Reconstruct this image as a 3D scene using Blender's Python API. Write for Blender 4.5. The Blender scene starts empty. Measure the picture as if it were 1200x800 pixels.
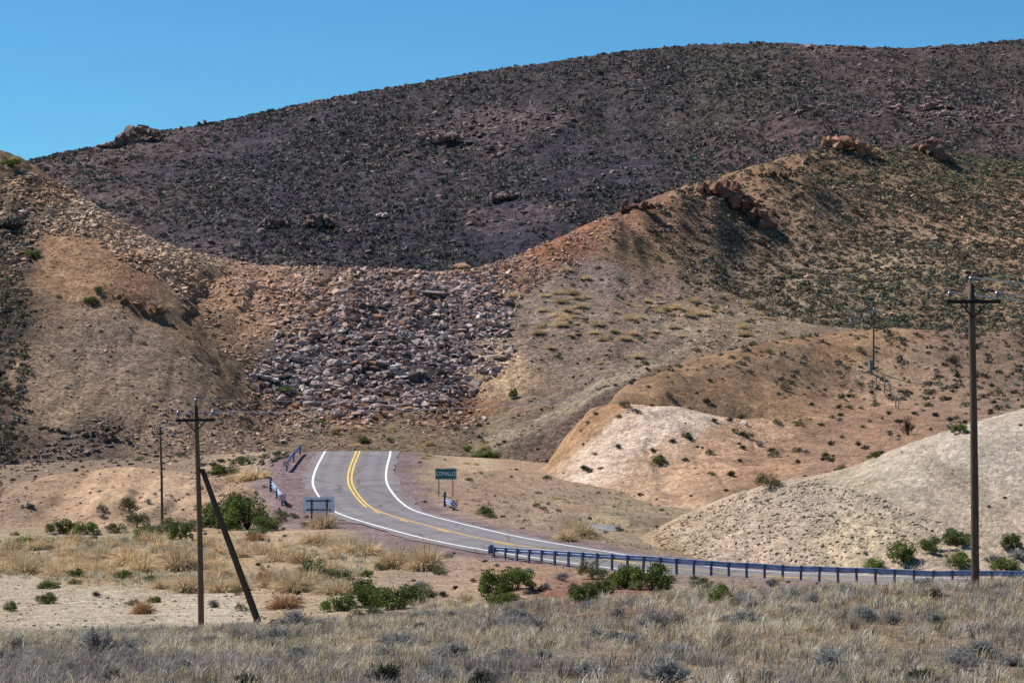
import bpy, math, random
import numpy as np
from mathutils import Vector

random.seed(7)
rng = np.random.default_rng(11)
S = bpy.context.scene
COL = S.collection
F = 2833.0          # focal length in pixels of a 1200 px wide picture (85 mm lens)
CZ = 18.0           # height of the eye above datum


def lin(c):
    c = np.asarray(c, float) / 255.0
    return np.where(c <= 0.04045, c / 12.92, ((c + 0.055) / 1.055) ** 2.4)


def P(u, v, d):
    return np.array([(u - 600.0) / F * d, d, CZ + (400.0 - v) / F * d])


# ------------------------------------------------------------------ noise
def _hash(ix, iy, seed):
    h = (ix.astype(np.int64) * 374761393 + iy.astype(np.int64) * 668265263 + seed * 974634777) & 0xFFFFFFFF
    h = ((h ^ (h >> 13)) * 1274126177) & 0xFFFFFFFF
    h = h ^ (h >> 16)
    return (h & 0xFFFFFF) / float(0xFFFFFF)


def vnoise(x, y, seed=0):
    ix = np.floor(x); iy = np.floor(y)
    fx = x - ix; fy = y - iy
    fx = fx * fx * fx * (fx * (fx * 6 - 15) + 10); fy = fy * fy * fy * (fy * (fy * 6 - 15) + 10)
    a = _hash(ix, iy, seed); b = _hash(ix + 1, iy, seed)
    c = _hash(ix, iy + 1, seed); d = _hash(ix + 1, iy + 1, seed)
    return (a * (1 - fx) + b * fx) * (1 - fy) + (c * (1 - fx) + d * fx) * fy * 1.0


def fbm(x, y, octv=4, seed=0, gain=0.5):
    s = np.zeros(np.broadcast(x, y).shape); a = 1.0; t = 0.0
    for o in range(octv):
        k = 2.03 ** o
        s += a * (vnoise(x * k + 17.3 * o, y * k - 9.1 * o, seed + o) - 0.5); t += a; a *= gain
    return s / t * 2.0          # about -1..1


def ridged(x, y, octv=3, seed=0):
    s = np.zeros(np.broadcast(x, y).shape); a = 1.0; t = 0.0
    for o in range(octv):
        k = 2.1 ** o
        s += a * (1 - np.abs(2 * vnoise(x * k + 5 * o, y * k, seed + o) - 1)); t += a; a *= 0.5
    return s / t


# ------------------------------------------------------------------ smooth surfaces through surveyed points
class TPS:
    def __init__(self, pts, lam=0.002):
        p = np.array(pts, float)
        self.p = p[:, :2] / 100.0
        n = len(p)
        K = self.k(np.linalg.norm(self.p[:, None] - self.p[None], axis=2)) + lam * np.eye(n)
        Q = np.c_[np.ones(n), self.p]
        A = np.block([[K, Q], [Q.T, np.zeros((3, 3))]])
        self.w = np.linalg.solve(A, np.r_[p[:, 2], 0, 0, 0])

    @staticmethod
    def k(r):
        return np.where(r > 1e-9, r * r * np.log(np.maximum(r, 1e-9)), 0.0)

    def __call__(self, x, y):
        sh = np.shape(x); x = np.ravel(x) / 100.0; y = np.ravel(y) / 100.0
        out = self.w[-3] + self.w[-2] * x + self.w[-1] * y
        for (px, py), w in zip(self.p, self.w):
            r2 = (x - px) ** 2 + (y - py) ** 2
            out += w * 0.5 * r2 * np.log(np.maximum(r2, 1e-12))
        return out.reshape(sh)


def smooth(a, b, t):
    t = np.clip((t - a) / (b - a), 0, 1)
    return t * t * (3 - 2 * t)


def pip(poly, u, v):
    u = np.asarray(u, float); v = np.asarray(v, float)
    ins = np.zeros(u.shape, bool); n = len(poly)
    for i in range(n):
        x1, y1 = poly[i]; x2, y2 = poly[(i + 1) % n]
        c = ((y1 > v) != (y2 > v)) & (u < (x2 - x1) * (v - y1) / ((y2 - y1) + 1e-9) + x1)
        ins ^= c
    return ins


# ------------------------------------------------------------------ road centre line
ROAD = [(424, 529, 262), (420, 529.5, 250), (418, 533, 240), (411, 552, 226), (411, 570, 215), (428, 592, 206), (450, 603, 194.5), (500, 617, 180),
        (562, 632, 168.5), (640, 645.5, 160.5), (740, 660, 155.5), (860, 674, 152.5), (1060, 682, 149), (1200, 686, 147.5),
        (1350, 689, 146), (1700, 694, 143), (2300, 694, 143)]
rp = np.array([P(*q) for q in ROAD])
rp[0, 2] = CZ - 12.2; rp[1, 2] = CZ - 11.35


def catmull(p, n=16):
    out = []
    q = np.vstack([2 * p[0] - p[1], p, 2 * p[-1] - p[-2]])
    for i in range(1, len(q) - 2):
        for t in np.linspace(0, 1, n, endpoint=False):
            a, b, c, d = q[i - 1], q[i], q[i + 1], q[i + 2]
            out.append(0.5 * ((2 * b) + (-a + c) * t + (2 * a - 5 * b + 4 * c - d) * t * t + (-a + 3 * b - 3 * c + d) * t ** 3))
    out.append(p[-1])
    return np.array(out)


def resample(p, step):
    d = np.r_[0, np.cumsum(np.linalg.norm(np.diff(p[:, :2], axis=0), axis=1))]
    s = np.arange(0, d[-1], step)
    return np.c_[np.interp(s, d, p[:, 0]), np.interp(s, d, p[:, 1]), np.interp(s, d, p[:, 2])]


def moving(p, k):
    q = np.vstack([np.repeat(p[:1], k, 0), p, np.repeat(p[-1:], k, 0)])
    ker = np.ones(2 * k + 1) / (2 * k + 1)
    return np.c_[[np.convolve(q[:, i], ker, 'valid') for i in range(3)]].T


RC = moving(resample(catmull(rp), 0.6), 5)


def road_near(x, y):
    """distance to the road centre line and the road's height there"""
    sh = np.shape(x); x = np.ravel(x); y = np.ravel(y)
    dist = np.full(x.shape, 1e9); z = np.zeros(x.shape)
    m = (y > 120) & (y < 275)
    if m.any():
        xm = x[m]; ym = y[m]; bd = np.full(xm.shape, 1e18); bz = np.zeros(xm.shape)
        for p in RC[::2]:
            r = (xm - p[0]) ** 2 + (ym - p[1]) ** 2
            k = r < bd
            bd[k] = r[k]; bz[k] = p[2]
        dist[m] = np.sqrt(bd); z[m] = bz
    return dist.reshape(sh), z.reshape(sh)


# ------------------------------------------------------------------ land forms: surveyed points (u, v, distance)
def pts3(lst):
    return [tuple(P(*q)) for q in lst]


def shifted(lst, dd, dz):
    out = []
    for u, v, d in lst:
        x, y, z = P(u, v, d)
        out.append((x * (d + dd) / d, y + dd, z + dz))
    return out


# hill behind the road: left hill, rock slide, gravel apron and the scrubby hill on the right
A_ridge = [(-200, 140, 374), (-80, 158, 370), (0, 176, 368), (20, 182, 367), (45, 197, 365), (80, 222, 363), (120, 247, 361), (160, 272, 358),
           (200, 290, 355), (250, 301, 353), (300, 311, 352), (360, 313, 351), (420, 315, 350), (470, 318, 350), (520, 320, 352), (560, 314, 356), (600, 302, 362),
           (640, 285, 370), (690, 262, 385), (740, 242, 402), (770, 230, 420), (800, 217, 445), (850, 205, 480), (900, 190, 520),
           (950, 175, 550), (985, 170, 560), (1030, 173, 570), (1060, 173, 578), (1095, 174, 582), (1130, 182, 590), (1200, 192, 600), (1400, 200, 615)]
A_base = [(-200, 562, 255), (0, 560, 258), (100, 552, 262), (200, 548, 266), (300, 538, 270), (400, 526, 272), (500, 523, 277), (590, 528, 277)]
A_mid = [(0, 440, 285), (0, 300, 327), (80, 440, 287), (80, 500, 272), (200, 450, 286), (270, 440, 296), (300, 478, 291), (40, 330, 316), (60, 290, 326), (120, 325, 315), (175, 345, 309),
         (185, 368, 307), (205, 372, 314), (235, 380, 317), (190, 310, 333), (260, 335, 338), (310, 462, 298), (450, 492, 290), (560, 485, 297),
         (330, 400, 314), (450, 400, 314), (560, 400, 323), (585, 350, 340), (450, 350, 333), (610, 460, 303), (620, 420, 315),
         (660, 380, 330), (640, 340, 350), (680, 470, 292), (760, 430, 306), (850, 392, 332), (720, 300, 374), (760, 270, 396),
         (800, 330, 376), (820, 290, 402), (870, 250, 448), (780, 370, 345), (900, 300, 420), (900, 385, 342), (900, 343, 377), (1000, 325, 408), (1000, 332, 392),
         (1100, 310, 418), (1200, 300, 428), (950, 372, 358), (1050, 370, 372), (1200, 360, 388), (1000, 260, 470), (1100, 260, 480), (1200, 270, 486), (990, 212, 522), (1060, 213, 530), (1130, 220, 540), (1200, 226, 545), (1000, 188, 545), (1060, 190, 555), (1130, 198, 568), (940, 215, 505), (1400, 235, 560),
         (1400, 280, 490), (1400, 350, 400), (900, 450, 318), (1050, 440, 325), (1200, 430, 330), (1400, 430, 330), (700, 530, 270), (800, 510, 275), (900, 520, 272), (1200, 510, 275), (1400, 510, 275)]
A = TPS(pts3(A_ridge + A_base + A_mid) + shifted(A_ridge, 40, -15) + shifted(A_ridge, 95, -42) + shifted(A_base, -20, -4.5))

# orange spur with the pale cut
B_ridge = [(596, 574, 238), (620, 560, 243), (640, 545, 248), (660, 515, 255), (690, 475, 265), (740, 449, 278), (800, 424, 292), (880, 404, 305),
           (960, 391, 318), (1050, 384, 328), (1130, 391, 330), (1200, 388, 335), (1400, 378, 345)]
B_base = [(590, 598, 228), (640, 600, 226), (700, 606, 221), (760, 612, 214), (850, 604, 211), (950, 584, 212), (1050, 560, 214), (1200, 520, 220), (1400, 480, 226)]
B_mid = [(733, 478, 253), (780, 481, 253), (830, 488, 252), (690, 500, 262), (745, 488, 263), (790, 493, 265), (845, 499, 265), (880, 484, 262), (740, 474, 269), (800, 462, 275), (704, 505, 248), (668, 545, 242), (690, 530, 246), (640, 577, 236), (735, 515, 244), (890, 466, 277), (950, 452, 288), (1050, 445, 298), (900, 520, 250),
         (1000, 508, 254), (1100, 480, 272), (1200, 432, 298), (1400, 410, 310), (760, 560, 234), (850, 558, 232)]
B = TPS(pts3(B_ridge + B_base + B_mid) + shifted(B_ridge, 28, -11) + shifted(B_ridge, 60, -22) + shifted(B_base, -16, -4))

# pale clay hill right of the road
C_ridge = [(752, 628, 173), (800, 603, 174), (860, 578, 174), (920, 562, 174), (960, 556, 174.5), (1000, 546, 175), (1060, 521, 176.5), (1120, 501, 178), (1200, 478, 180), (1400, 430, 184)]
C_base = [(735, 645, 168), (800, 659, 162), (900, 667, 157.5), (1060, 670, 154.5), (1200, 671, 153), (1400, 671, 151)]
C_mid = [(800, 633, 167), (880, 630, 164), (960, 620, 163), (1060, 600, 164), (1140, 570, 167), (1200, 562, 168), (1400, 530, 168)]
C = TPS(pts3(C_ridge + C_base + C_mid) + shifted(C_ridge, 16, -1.8) + shifted(C_ridge, 45, -7) + shifted(C_base, -9, -2.2))

# cream mound left of the road
D_ridge = [(-200, 572, 214), (-60, 574, 214), (0, 572, 214), (60, 556, 216), (150, 546, 218), (230, 555, 219), (300, 572, 217), (330, 588, 213)]
D_base = [(-200, 630, 188), (0, 629, 188), (150, 624, 190), (250, 622, 192), (330, 612, 198)]
D_mid = [(60, 590, 201), (150, 585, 202), (240, 590, 203)]
D = TPS(pts3(D_ridge + D_base + D_mid) + shifted(D_ridge, 20, -3.5) + shifted(D_base, -15, -3))

# the dark mountain
M_ridge = [(-200, 215, 1180), (0, 195, 1200), (40, 187, 1210), (80, 178, 1220), (120, 171, 1230), (150, 160, 1235), (190, 153, 1240), (240, 147, 1250), (300, 134, 1260),
           (400, 113, 1270), (500, 96, 1280), (600, 80, 1290), (700, 65, 1300), (780, 57, 1300), (850, 52, 1300), (900, 51, 1300), (1000, 55, 1300), (1060, 57, 1300),
           (1130, 53, 1310), (1200, 48, 1320), (1400, 40, 1320)]
M_mid = [(u, 425, 640) for u in (-200, 100, 400, 700, 1000, 1400)] + [(u, 325, 810) for u in (0, 250, 500, 700)] + \
        [(150, 235, 1010), (60, 215, 1100), (350, 210, 1010), (520, 200, 1020), (700, 190, 1010), (850, 150, 1060), (900, 200, 930), (1100, 180, 930), (1100, 115, 1080), (1300, 180, 930), (1300, 110, 1090)]
M = TPS(pts3(M_ridge + M_mid) + shifted(M_ridge, 160, -22) + shifted(M_ridge, 420, -80))

# the ground in front
G_pts = [(600, 400 + 1.7 * F / 4, 4), (200, 400 + 1.7 * F / 4, 4), (1000, 400 + 1.7 * F / 4, 4), (600, 400 + 4.3 * F / 22, 22), (0, 400 + 4.3 * F / 22, 22), (1200, 400 + 4.3 * F / 22, 22)]
G_pts += [(u, 802, 45) for u in (-200, 0, 300, 600, 900, 1200, 1400)]
G_pts += [(u, 770, 57) for u in (-200, 0, 300)] + [(600, 758, 57), (900, 748, 57), (1200, 742, 57), (1400, 742, 57)]
G_pts += [(-200, 750, 72), (0, 750, 72), (200, 750, 72), (400, 741, 72), (560, 724, 74), (700, 708, 76), (850, 699, 78), (1000, 692, 78), (1138, 685, 76), (1200, 683, 76), (1400, 680, 76)]
G_pts += [(-200, 738, 94), (0, 740, 94), (233, 738, 94), (400, 722, 96), (560, 712, 98), (700, 704, 102), (860, 706, 104), (1060, 712, 104), (1300, 712, 104)]
G_pts += [(-200, 700, 117), (0, 701, 117), (200, 700, 118), (400, 692, 120), (560, 688, 122), (640, 688, 124), (740, 690, 126), (860, 698, 128), (1060, 699, 130), (1300, 700, 130)]
G_pts += [(-200, 655, 152), (0, 656, 152), (200, 655, 152), (350, 650, 153), (480, 653, 152), (-200, 628, 182), (0, 628, 182), (200, 624, 185), (330, 614, 192), (-200, 600, 214), (0, 590, 225), (-200, 560, 250), (200, 565, 235)]
G_pts += [(700, 632, 171), (640, 618, 182), (700, 606, 200), (800, 612, 195), (560, 595, 203), (520, 594, 200), (545, 570, 222), (600, 580, 220), (600, 548, 256), (560, 532, 268), (530, 540, 246),
          (300, 548, 236), (340, 552, 228), (320, 588, 210), (350, 610, 195), (280, 600, 203), (900, 640, 172), (1100, 640, 172), (1300, 640, 172), (800, 600, 215), (1100, 590, 215), (1400, 590, 215)]
G_pts += [(640, 660, 153.4), (740, 667, 149.2), (860, 675.5, 146), (960, 680.5, 144), (1060, 685, 142), (1200, 687, 140), (1330, 689, 138.4)]
G = TPS(pts3(G_pts) + [tuple(p) for p in rp[2:-2]])


def polydist(pl, x, y):
    """distance to a line given as (u, distance) stations"""
    q = np.array([((u - 600) / F * d, d) for u, d in pl]); dm = np.full(np.shape(x), 1e9)
    for a_, b_ in zip(q[:-1], q[1:]):
        t = np.clip(((x - a_[0]) * (b_[0] - a_[0]) + (y - a_[1]) * (b_[1] - a_[1])) / np.sum((b_ - a_) ** 2), 0, 1)
        dm = np.minimum(dm, np.hypot(x - a_[0] - t * (b_[0] - a_[0]), y - a_[1] - t * (b_[1] - a_[1])))
    return dm


def zA(x, y, u, d, v):
    z = A(x, y)
    z += fbm(x / 22, y / 22, 4, 3) * 0.9 * smooth(262, 300, d) + fbm(x / 3.1, y / 3.1, 3, 9) * 0.24 + fbm(x / 0.9, y / 1.1, 3, 10) * 0.13
    z -= 0.28 * smooth(0.6, 0.95, ridged(x / 5.5 + 0.35 * fbm(x / 6, y / 12, 2, 5), y / 26, 3, 33)) * (1 - smooth(260, 330, u)) * smooth(264, 280, d)
    # gully between the left hill and the slide, step of the earth ledge, cut bench of the track
    z -= 1.1 * np.exp(-(polydist([(232, 330), (246, 318), (262, 305), (285, 296), (300, 284)], x, y) / 3.4) ** 2)
    z += 0.7 * np.exp(-(polydist([(120, 309), (150, 309.5), (188, 309.5)], x, y) / 2.2) ** 2) - 0.7 * np.exp(-(polydist([(115, 305), (150, 305.5), (186, 306)], x, y) / 1.8) ** 2)
    z += 0.9 * np.exp(-(polydist([(600, 276), (650, 281), (700, 290), (750, 299), (800, 310)], x, y) / 2.0) ** 2)
    scree = pip([(230, 300), (620, 285), (600, 420), (540, 500), (300, 500), (250, 400)], u, v)
    z += np.where(scree, fbm(x / 5.0, y / 5.0, 3, 19) * 0.7, 0)
    z -= (0.9 - 0.55 * smooth(700, 820, u)) * smooth(0.66, 0.95, ridged(x / 16 + 0.2 * fbm(x / 9, y / 9, 2, 4), y / 70, 2, 31)) * smooth(265, 290, d)
    return z


def zB(x, y, u, d, v):
    z = B(x, y) + fbm(x / 13, y / 13, 4, 41) * 0.35 + fbm(x / 2.2, y / 2.2, 3, 47) * 0.13
    z += fbm(x / 0.9, y / 0.9, 3, 48) * 0.10
    gl = polydist([(728, 262), (745, 264), (790, 266), (845, 267), (905, 269)], x, y)
    cr_ = polydist([(712, 248), (735, 253), (780, 254), (830, 253)], x, y)
    z += 0.15 * np.exp(-(cr_ / 3.2) ** 2) - 2.6 * np.exp(-(gl / 4.2) ** 2)
    z -= 0.25 * smooth(0.68, 0.95, ridged(x / 9 + 0.3 * fbm(x / 8, y / 8, 2, 4), y / 45, 2, 51))
    return z


def zC(x, y, u, d, v):
    z = C(x, y) + fbm(x / 9, y / 9, 4, 61) * 0.22
    rub = smooth(-40, 60, (v - (560 + (u - 960) * 0.30)))
    return z + fbm(x / 0.9, y / 0.9, 3, 67) * (0.03 + 0.06 * rub) + fbm((x + 0.6 * y) / 0.7, (y - x) / 5, 3, 68) * 0.12 - 0.22 * smooth(.6, .95, ridged((x + 0.4 * y) / 2.6 + .3 * fbm(x / 3, y / 3, 2, 69), (y - 0.4 * x) / 16, 3, 70))


def zD(x, y, u, d, v):
    return D(x, y) + fbm(x / 8, y / 8, 4, 71) * 0.6 + fbm(x / 1.3, y / 1.3, 3, 77) * 0.08 - 0.5 * smooth(0.7, 0.95, ridged(x / 7, y / 25, 2, 73))


def zM(x, y, u, d, v):
    z = M(x, y) + fbm(x / 120, y / 120, 3, 81) * 5.0 * smooth(640, 900, d)
    z += (ridged(x / 70 + 0.3 * fbm(x / 60, y / 60, 2, 84), y / 95, 4, 87) - 0.6) * 7.5 + fbm(x / 9, y / 9, 4, 83) * 1.9
    return z


def zG(x, y, u, d, v):
    z = G(x, y)
    z += fbm(x / 7, y / 7, 4, 91) * 0.16 * smooth(30, 60, d) + fbm(x / 1.1, y / 1.1, 3, 93) * 0.05
    bank = pip([(520, 665), (860, 680), (860, 720), (560, 735)], u, v)
    z += np.where(bank, fbm(x / 2.5, y / 2.5, 3, 95) * 0.25, 0)
    z = z - 0.55 * np.exp(-(polydist([(655, 205), (700, 199), (740, 190), (790, 205)], x, y) / 1.3) ** 2)
    rd, rz = road_near(x, y)
    near = smooth(560, 640, u) * smooth(158, 150, d)
    w = 1 - smooth(5.6 - 1.0 * near, 10.5 - 3.6 * near, rd)
    z = z * (1 - w) + (rz - 0.03 - 0.05 * smooth(3.6, 6, rd)) * w
    far = smooth(262, 300, d)
    return z * (1 - far) + (CZ - 19.0) * far


UF = np.arange(-240, 1440.1, 2.0)
UC = np.r_[-4200, -2600, -1600, -1000, -620, -420, -320]
US = np.r_[UC, UF, 1200 - UC[::-1]]
SH = {}


def rows(a, b, n, pw=1.0):
    return a * (b / a) ** (np.linspace(0, 1, n) ** pw)


RIDGE = {'A': (A_ridge, 262), 'B': (B_ridge, 232), 'C': (C_ridge, 158), 'D': (D_ridge, 195), 'M': (M_ridge, 700)}


def make_sheet(key, fn, ds):
    ds = np.asarray(ds, float)
    U, Dd = np.meshgrid(US, ds)
    Uc = np.clip(U, -230, 1430)
    X = (Uc - 600) / F * Dd
    v0 = np.zeros_like(U)
    base = {'A': A, 'B': B, 'C': C, 'D': D, 'M': M, 'G': G}[key]
    v0 = 400 - (base(X, Dd) - CZ) / Dd * F
    Z = fn(X, Dd, Uc, Dd, v0)
    if key in RIDGE:                # settle the crest on its surveyed height
        rg, db = RIDGE[key]; rg = np.array(rg, float)
        Vn = 400 - (Z - CZ) / Dd * F
        want = np.interp(Uc[0], rg[:, 0], rg[:, 1]); dl = want - Vn.min(0)
        ker = np.hanning(15); ker /= ker.sum()
        dl = np.convolve(np.pad(dl, 7, mode='edge'), ker, 'valid')
        dr = np.interp(Uc[0], rg[:, 0], rg[:, 2])
        w = np.clip((Dd - db) / (dr - db)[None], 0, 1) ** 1.5
        Z = Z - dl[None] * Dd / F * w
    V = 400 - (Z - CZ) / Dd * F
    SH[key] = dict(d=ds, Z=Z, V=V, U=U, X=(U - 600) / F * Dd, D=Dd)


make_sheet('M', zM, np.r_[rows(560, 780, 30), rows(786, 1320, 330), rows(1330, 1800, 30)])
make_sheet('A', zA, np.r_[rows(240, 262, 10), rows(263, 630, 560), rows(640, 730, 12)])
make_sheet('B', zB, np.r_[rows(205, 345, 300), rows(347, 400, 12)])
make_sheet('C', zC, np.r_[rows(143, 186, 230), rows(187, 235, 24)])
make_sheet('D', zD, np.r_[rows(172, 222, 150), rows(223, 245, 12)])
make_sheet('G', zG, np.r_[rows(3, 40, 50), rows(40.4, 290, 640), 320, 500, 1000, 2500, 6000])


def hgrid(key, u, d):
    s = SH[key]; ds = s['d']
    j = np.clip(np.searchsorted(US, u) - 1, 0, len(US) - 2); fu = (u - US[j]) / (US[j + 1] - US[j])
    i = np.clip(np.searchsorted(ds, d) - 1, 0, len(ds) - 2); fd = (d - ds[i]) / (ds[i + 1] - ds[i])
    Z = s['Z']
    z = (Z[i, j] * (1 - fu) + Z[i, j + 1] * fu) * (1 - fd) + (Z[i + 1, j] * (1 - fu) + Z[i + 1, j + 1] * fu) * fd
    return np.where((d < ds[0]) | (d > ds[-1]), -1e3, z)


def top(u, d):
    u = np.asarray(u, float); d = np.asarray(d, float)
    return np.max([hgrid(k, u, d) for k in SH], axis=0)


VR = np.arange(0, 830)
DB = np.full((len(UF), len(VR)), np.inf)
j0 = len(UC)
for k, s in SH.items():
    for j in range(len(UF)):
        env = np.minimum.accumulate(s['V'][:, j0 + j])
        i = np.searchsorted(-env, -VR.astype(float))
        ok = i < len(s['d'])
        dd = np.where(ok, s['d'][np.clip(i, 0, len(s['d']) - 1)], np.inf)
        DB[j] = np.minimum(DB[j], dd)


def at(u, v):
    """the point of the ground that stands at (u, v) in the survey photograph"""
    j = int(np.clip(round((u - UF[0]) / 2.0), 0, len(UF) - 1)); d = DB[j, int(np.clip(round(v), 0, 829))]
    if not np.isfinite(d):
        vv = int(round(v))
        while vv < 829 and not np.isfinite(DB[j, vv]): vv += 1
        d = DB[j, vv]
    return float((u - 600) / F * d), float(d), float(top(np.array([u]), np.array([d]))[0])


def ground_at(x, y):
    u = np.asarray(x) / np.asarray(y) * F + 600
    return top(u, np.asarray(y, float))


# ------------------------------------------------------------------ mesh helpers
def mesh_np(name, V, faces, mat, col=None, smooth_sh=False):
    """V (n,3); faces: one (m,k) array or a list of them"""
    if isinstance(faces, np.ndarray): faces = [faces]
    me = bpy.data.meshes.new(name)
    V = np.ascontiguousarray(V, np.float32)
    me.vertices.add(len(V)); me.vertices.foreach_set('co', V.ravel())
    idx = np.concatenate([f.ravel() for f in faces]).astype(np.int32)
    tot = np.concatenate([np.full(len(f), f.shape[1], np.int32) for f in faces])
    st = np.r_[0, np.cumsum(tot)[:-1]].astype(np.int32)
    me.loops.add(len(idx)); me.loops.foreach_set('vertex_index', idx)
    me.polygons.add(len(tot)); me.polygons.foreach_set('loop_start', st)
    me.polygons.foreach_set('use_smooth', np.full(len(tot), smooth_sh, bool))
    me.update(calc_edges=True); me.validate()
    if col is not None:
        a = me.attributes.new('col', 'FLOAT_COLOR', 'POINT')
        c = np.ones((len(V), 4), np.float32); c[:, :3] = col
        a.data.foreach_set('color', c.ravel())
    me.materials.append(mat)
    return me


def link(name, me, parent=None, loc=None):
    o = bpy.data.objects.new(name, me); COL.objects.link(o)
    if parent is not None: o.parent = parent
    if loc is not None: o.location = loc
    return o


def tag(o, label=None, cat=None, group=None, kind=None):
    if label: o['label'] = label
    if cat: o['category'] = cat
    if group: o['group'] = group
    if kind: o['kind'] = kind
    return o


def empty(name, loc, rz=0.0):
    o = bpy.data.objects.new(name, None); COL.objects.link(o)
    o.location = loc; o.rotation_euler = (0, 0, rz); o.empty_display_size = 0.3
    return o


class MB:
    """collects shapes for ONE mesh"""
    def __init__(self): self.V = []; self.Fa = []

    def add(self, V, Fs):
        b = len(self.V); self.V += [tuple(v) for v in V]; self.Fa += [tuple(i + b for i in f) for f in Fs]

    def box(self, c, s, ax=None):
        c = np.array(c, float); s = np.array(s, float) / 2
        ax = np.eye(3) if ax is None else np.array(ax)
        V = [c + ax[0] * s[0] * i + ax[1] * s[1] * j + ax[2] * s[2] * k for i in (-1, 1) for j in (-1, 1) for k in (-1, 1)]
        self.add(V, [(0, 1, 3, 2), (4, 6, 7, 5), (0, 4, 5, 1), (2, 3, 7, 6), (0, 2, 6, 4), (1, 5, 7, 3)])

    def tube(self, pts, rad, n=10, wob=0.0):
        pts = np.array(pts, float); m = len(pts)
        rad = np.broadcast_to(rad, (m,)); V = []; Fs = []
        for i in range(m):
            t = pts[min(i + 1, m - 1)] - pts[max(i - 1, 0)]; t = t / np.linalg.norm(t)
            a = np.cross(t, [0, 0, 1] if abs(t[2]) < 0.9 else [0, 1, 0]); a /= np.linalg.norm(a); b = np.cross(t, a)
            for k in range(n):
                th = 2 * math.pi * k / n
                r = rad[i] * (1 + wob * (random.random() - 0.5))
                V.append(pts[i] + r * (math.cos(th) * a + math.sin(th) * b))
        for i in range(m - 1):
            for k in range(n):
                Fs.append((i * n + k, i * n + (k + 1) % n, (i + 1) * n + (k + 1) % n, (i + 1) * n + k))
        Fs.append(tuple(range(n - 1, -1, -1))); Fs.append(tuple((m - 1) * n + k for k in range(n)))
        self.add(V, Fs)

    def lathe(self, prof, c, ax=(0, 0, 1), n=12):
        ax = np.array(ax, float); ax /= np.linalg.norm(ax)
        pts = [np.array(c) + ax * h for r, h in prof]
        a = np.cross(ax, [0, 0, 1] if abs(ax[2]) < 0.9 else [0, 1, 0]); a /= np.linalg.norm(a); b = np.cross(ax, a)
        V = []; Fs = []
        for (r, h), p in zip(prof, pts):
            for k in range(n):
                th = 2 * math.pi * k / n; V.append(p + r * (math.cos(th) * a + math.sin(th) * b))
        for i in range(len(prof) - 1):
            for k in range(n):
                Fs.append((i * n + k, i * n + (k + 1) % n, (i + 1) * n + (k + 1) % n, (i + 1) * n + k))
        Fs.append(tuple(range(n - 1, -1, -1))); Fs.append(tuple((len(prof) - 1) * n + k for k in range(n)))
        self.add(V, Fs)

    def build(self, name, mat, parent=None, smooth_sh=False, bev=0.0):
        me = bpy.data.meshes.new(name); me.from_pydata([list(map(float, v)) for v in self.V], [], self.Fa); me.update()
        if smooth_sh: me.polygons.foreach_set('use_smooth', np.ones(len(me.polygons), bool))
        me.materials.append(mat)
        o = link(name, me, parent)
        if bev:
            b = o.modifiers.new('edge', 'BEVEL'); b.width = bev; b.segments = 2; b.limit_method = 'ANGLE'
        return o


# ------------------------------------------------------------------ materials
def new_mat(name, rough=0.95, spec=0.15):
    m = bpy.data.materials.new(name); m.use_nodes = True
    n = m.node_tree.nodes; b = n['Principled BSDF']
    b.inputs['Roughness'].default_value = rough
    b.inputs['Specular IOR Level'].default_value = spec
    return m, n, m.node_tree.links, b


def nd(n, t, **kw):
    x = n.new(t)
    for k, v in kw.items():
        if k in x.inputs.keys(): x.inputs[k].default_value = v
        else: setattr(x, k, v)
    return x


def mixn(n, l, mode, fac, a, b):
    x = n.new('ShaderNodeMix'); x.data_type = 'RGBA'; x.blend_type = mode
    for sock, val in ((x.inputs[0], fac), (x.inputs[6], a), (x.inputs[7], b)):
        if hasattr(val, 'links'): l.new(val, sock)
        else: sock.default_value = val
    return x.outputs[2]


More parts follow.
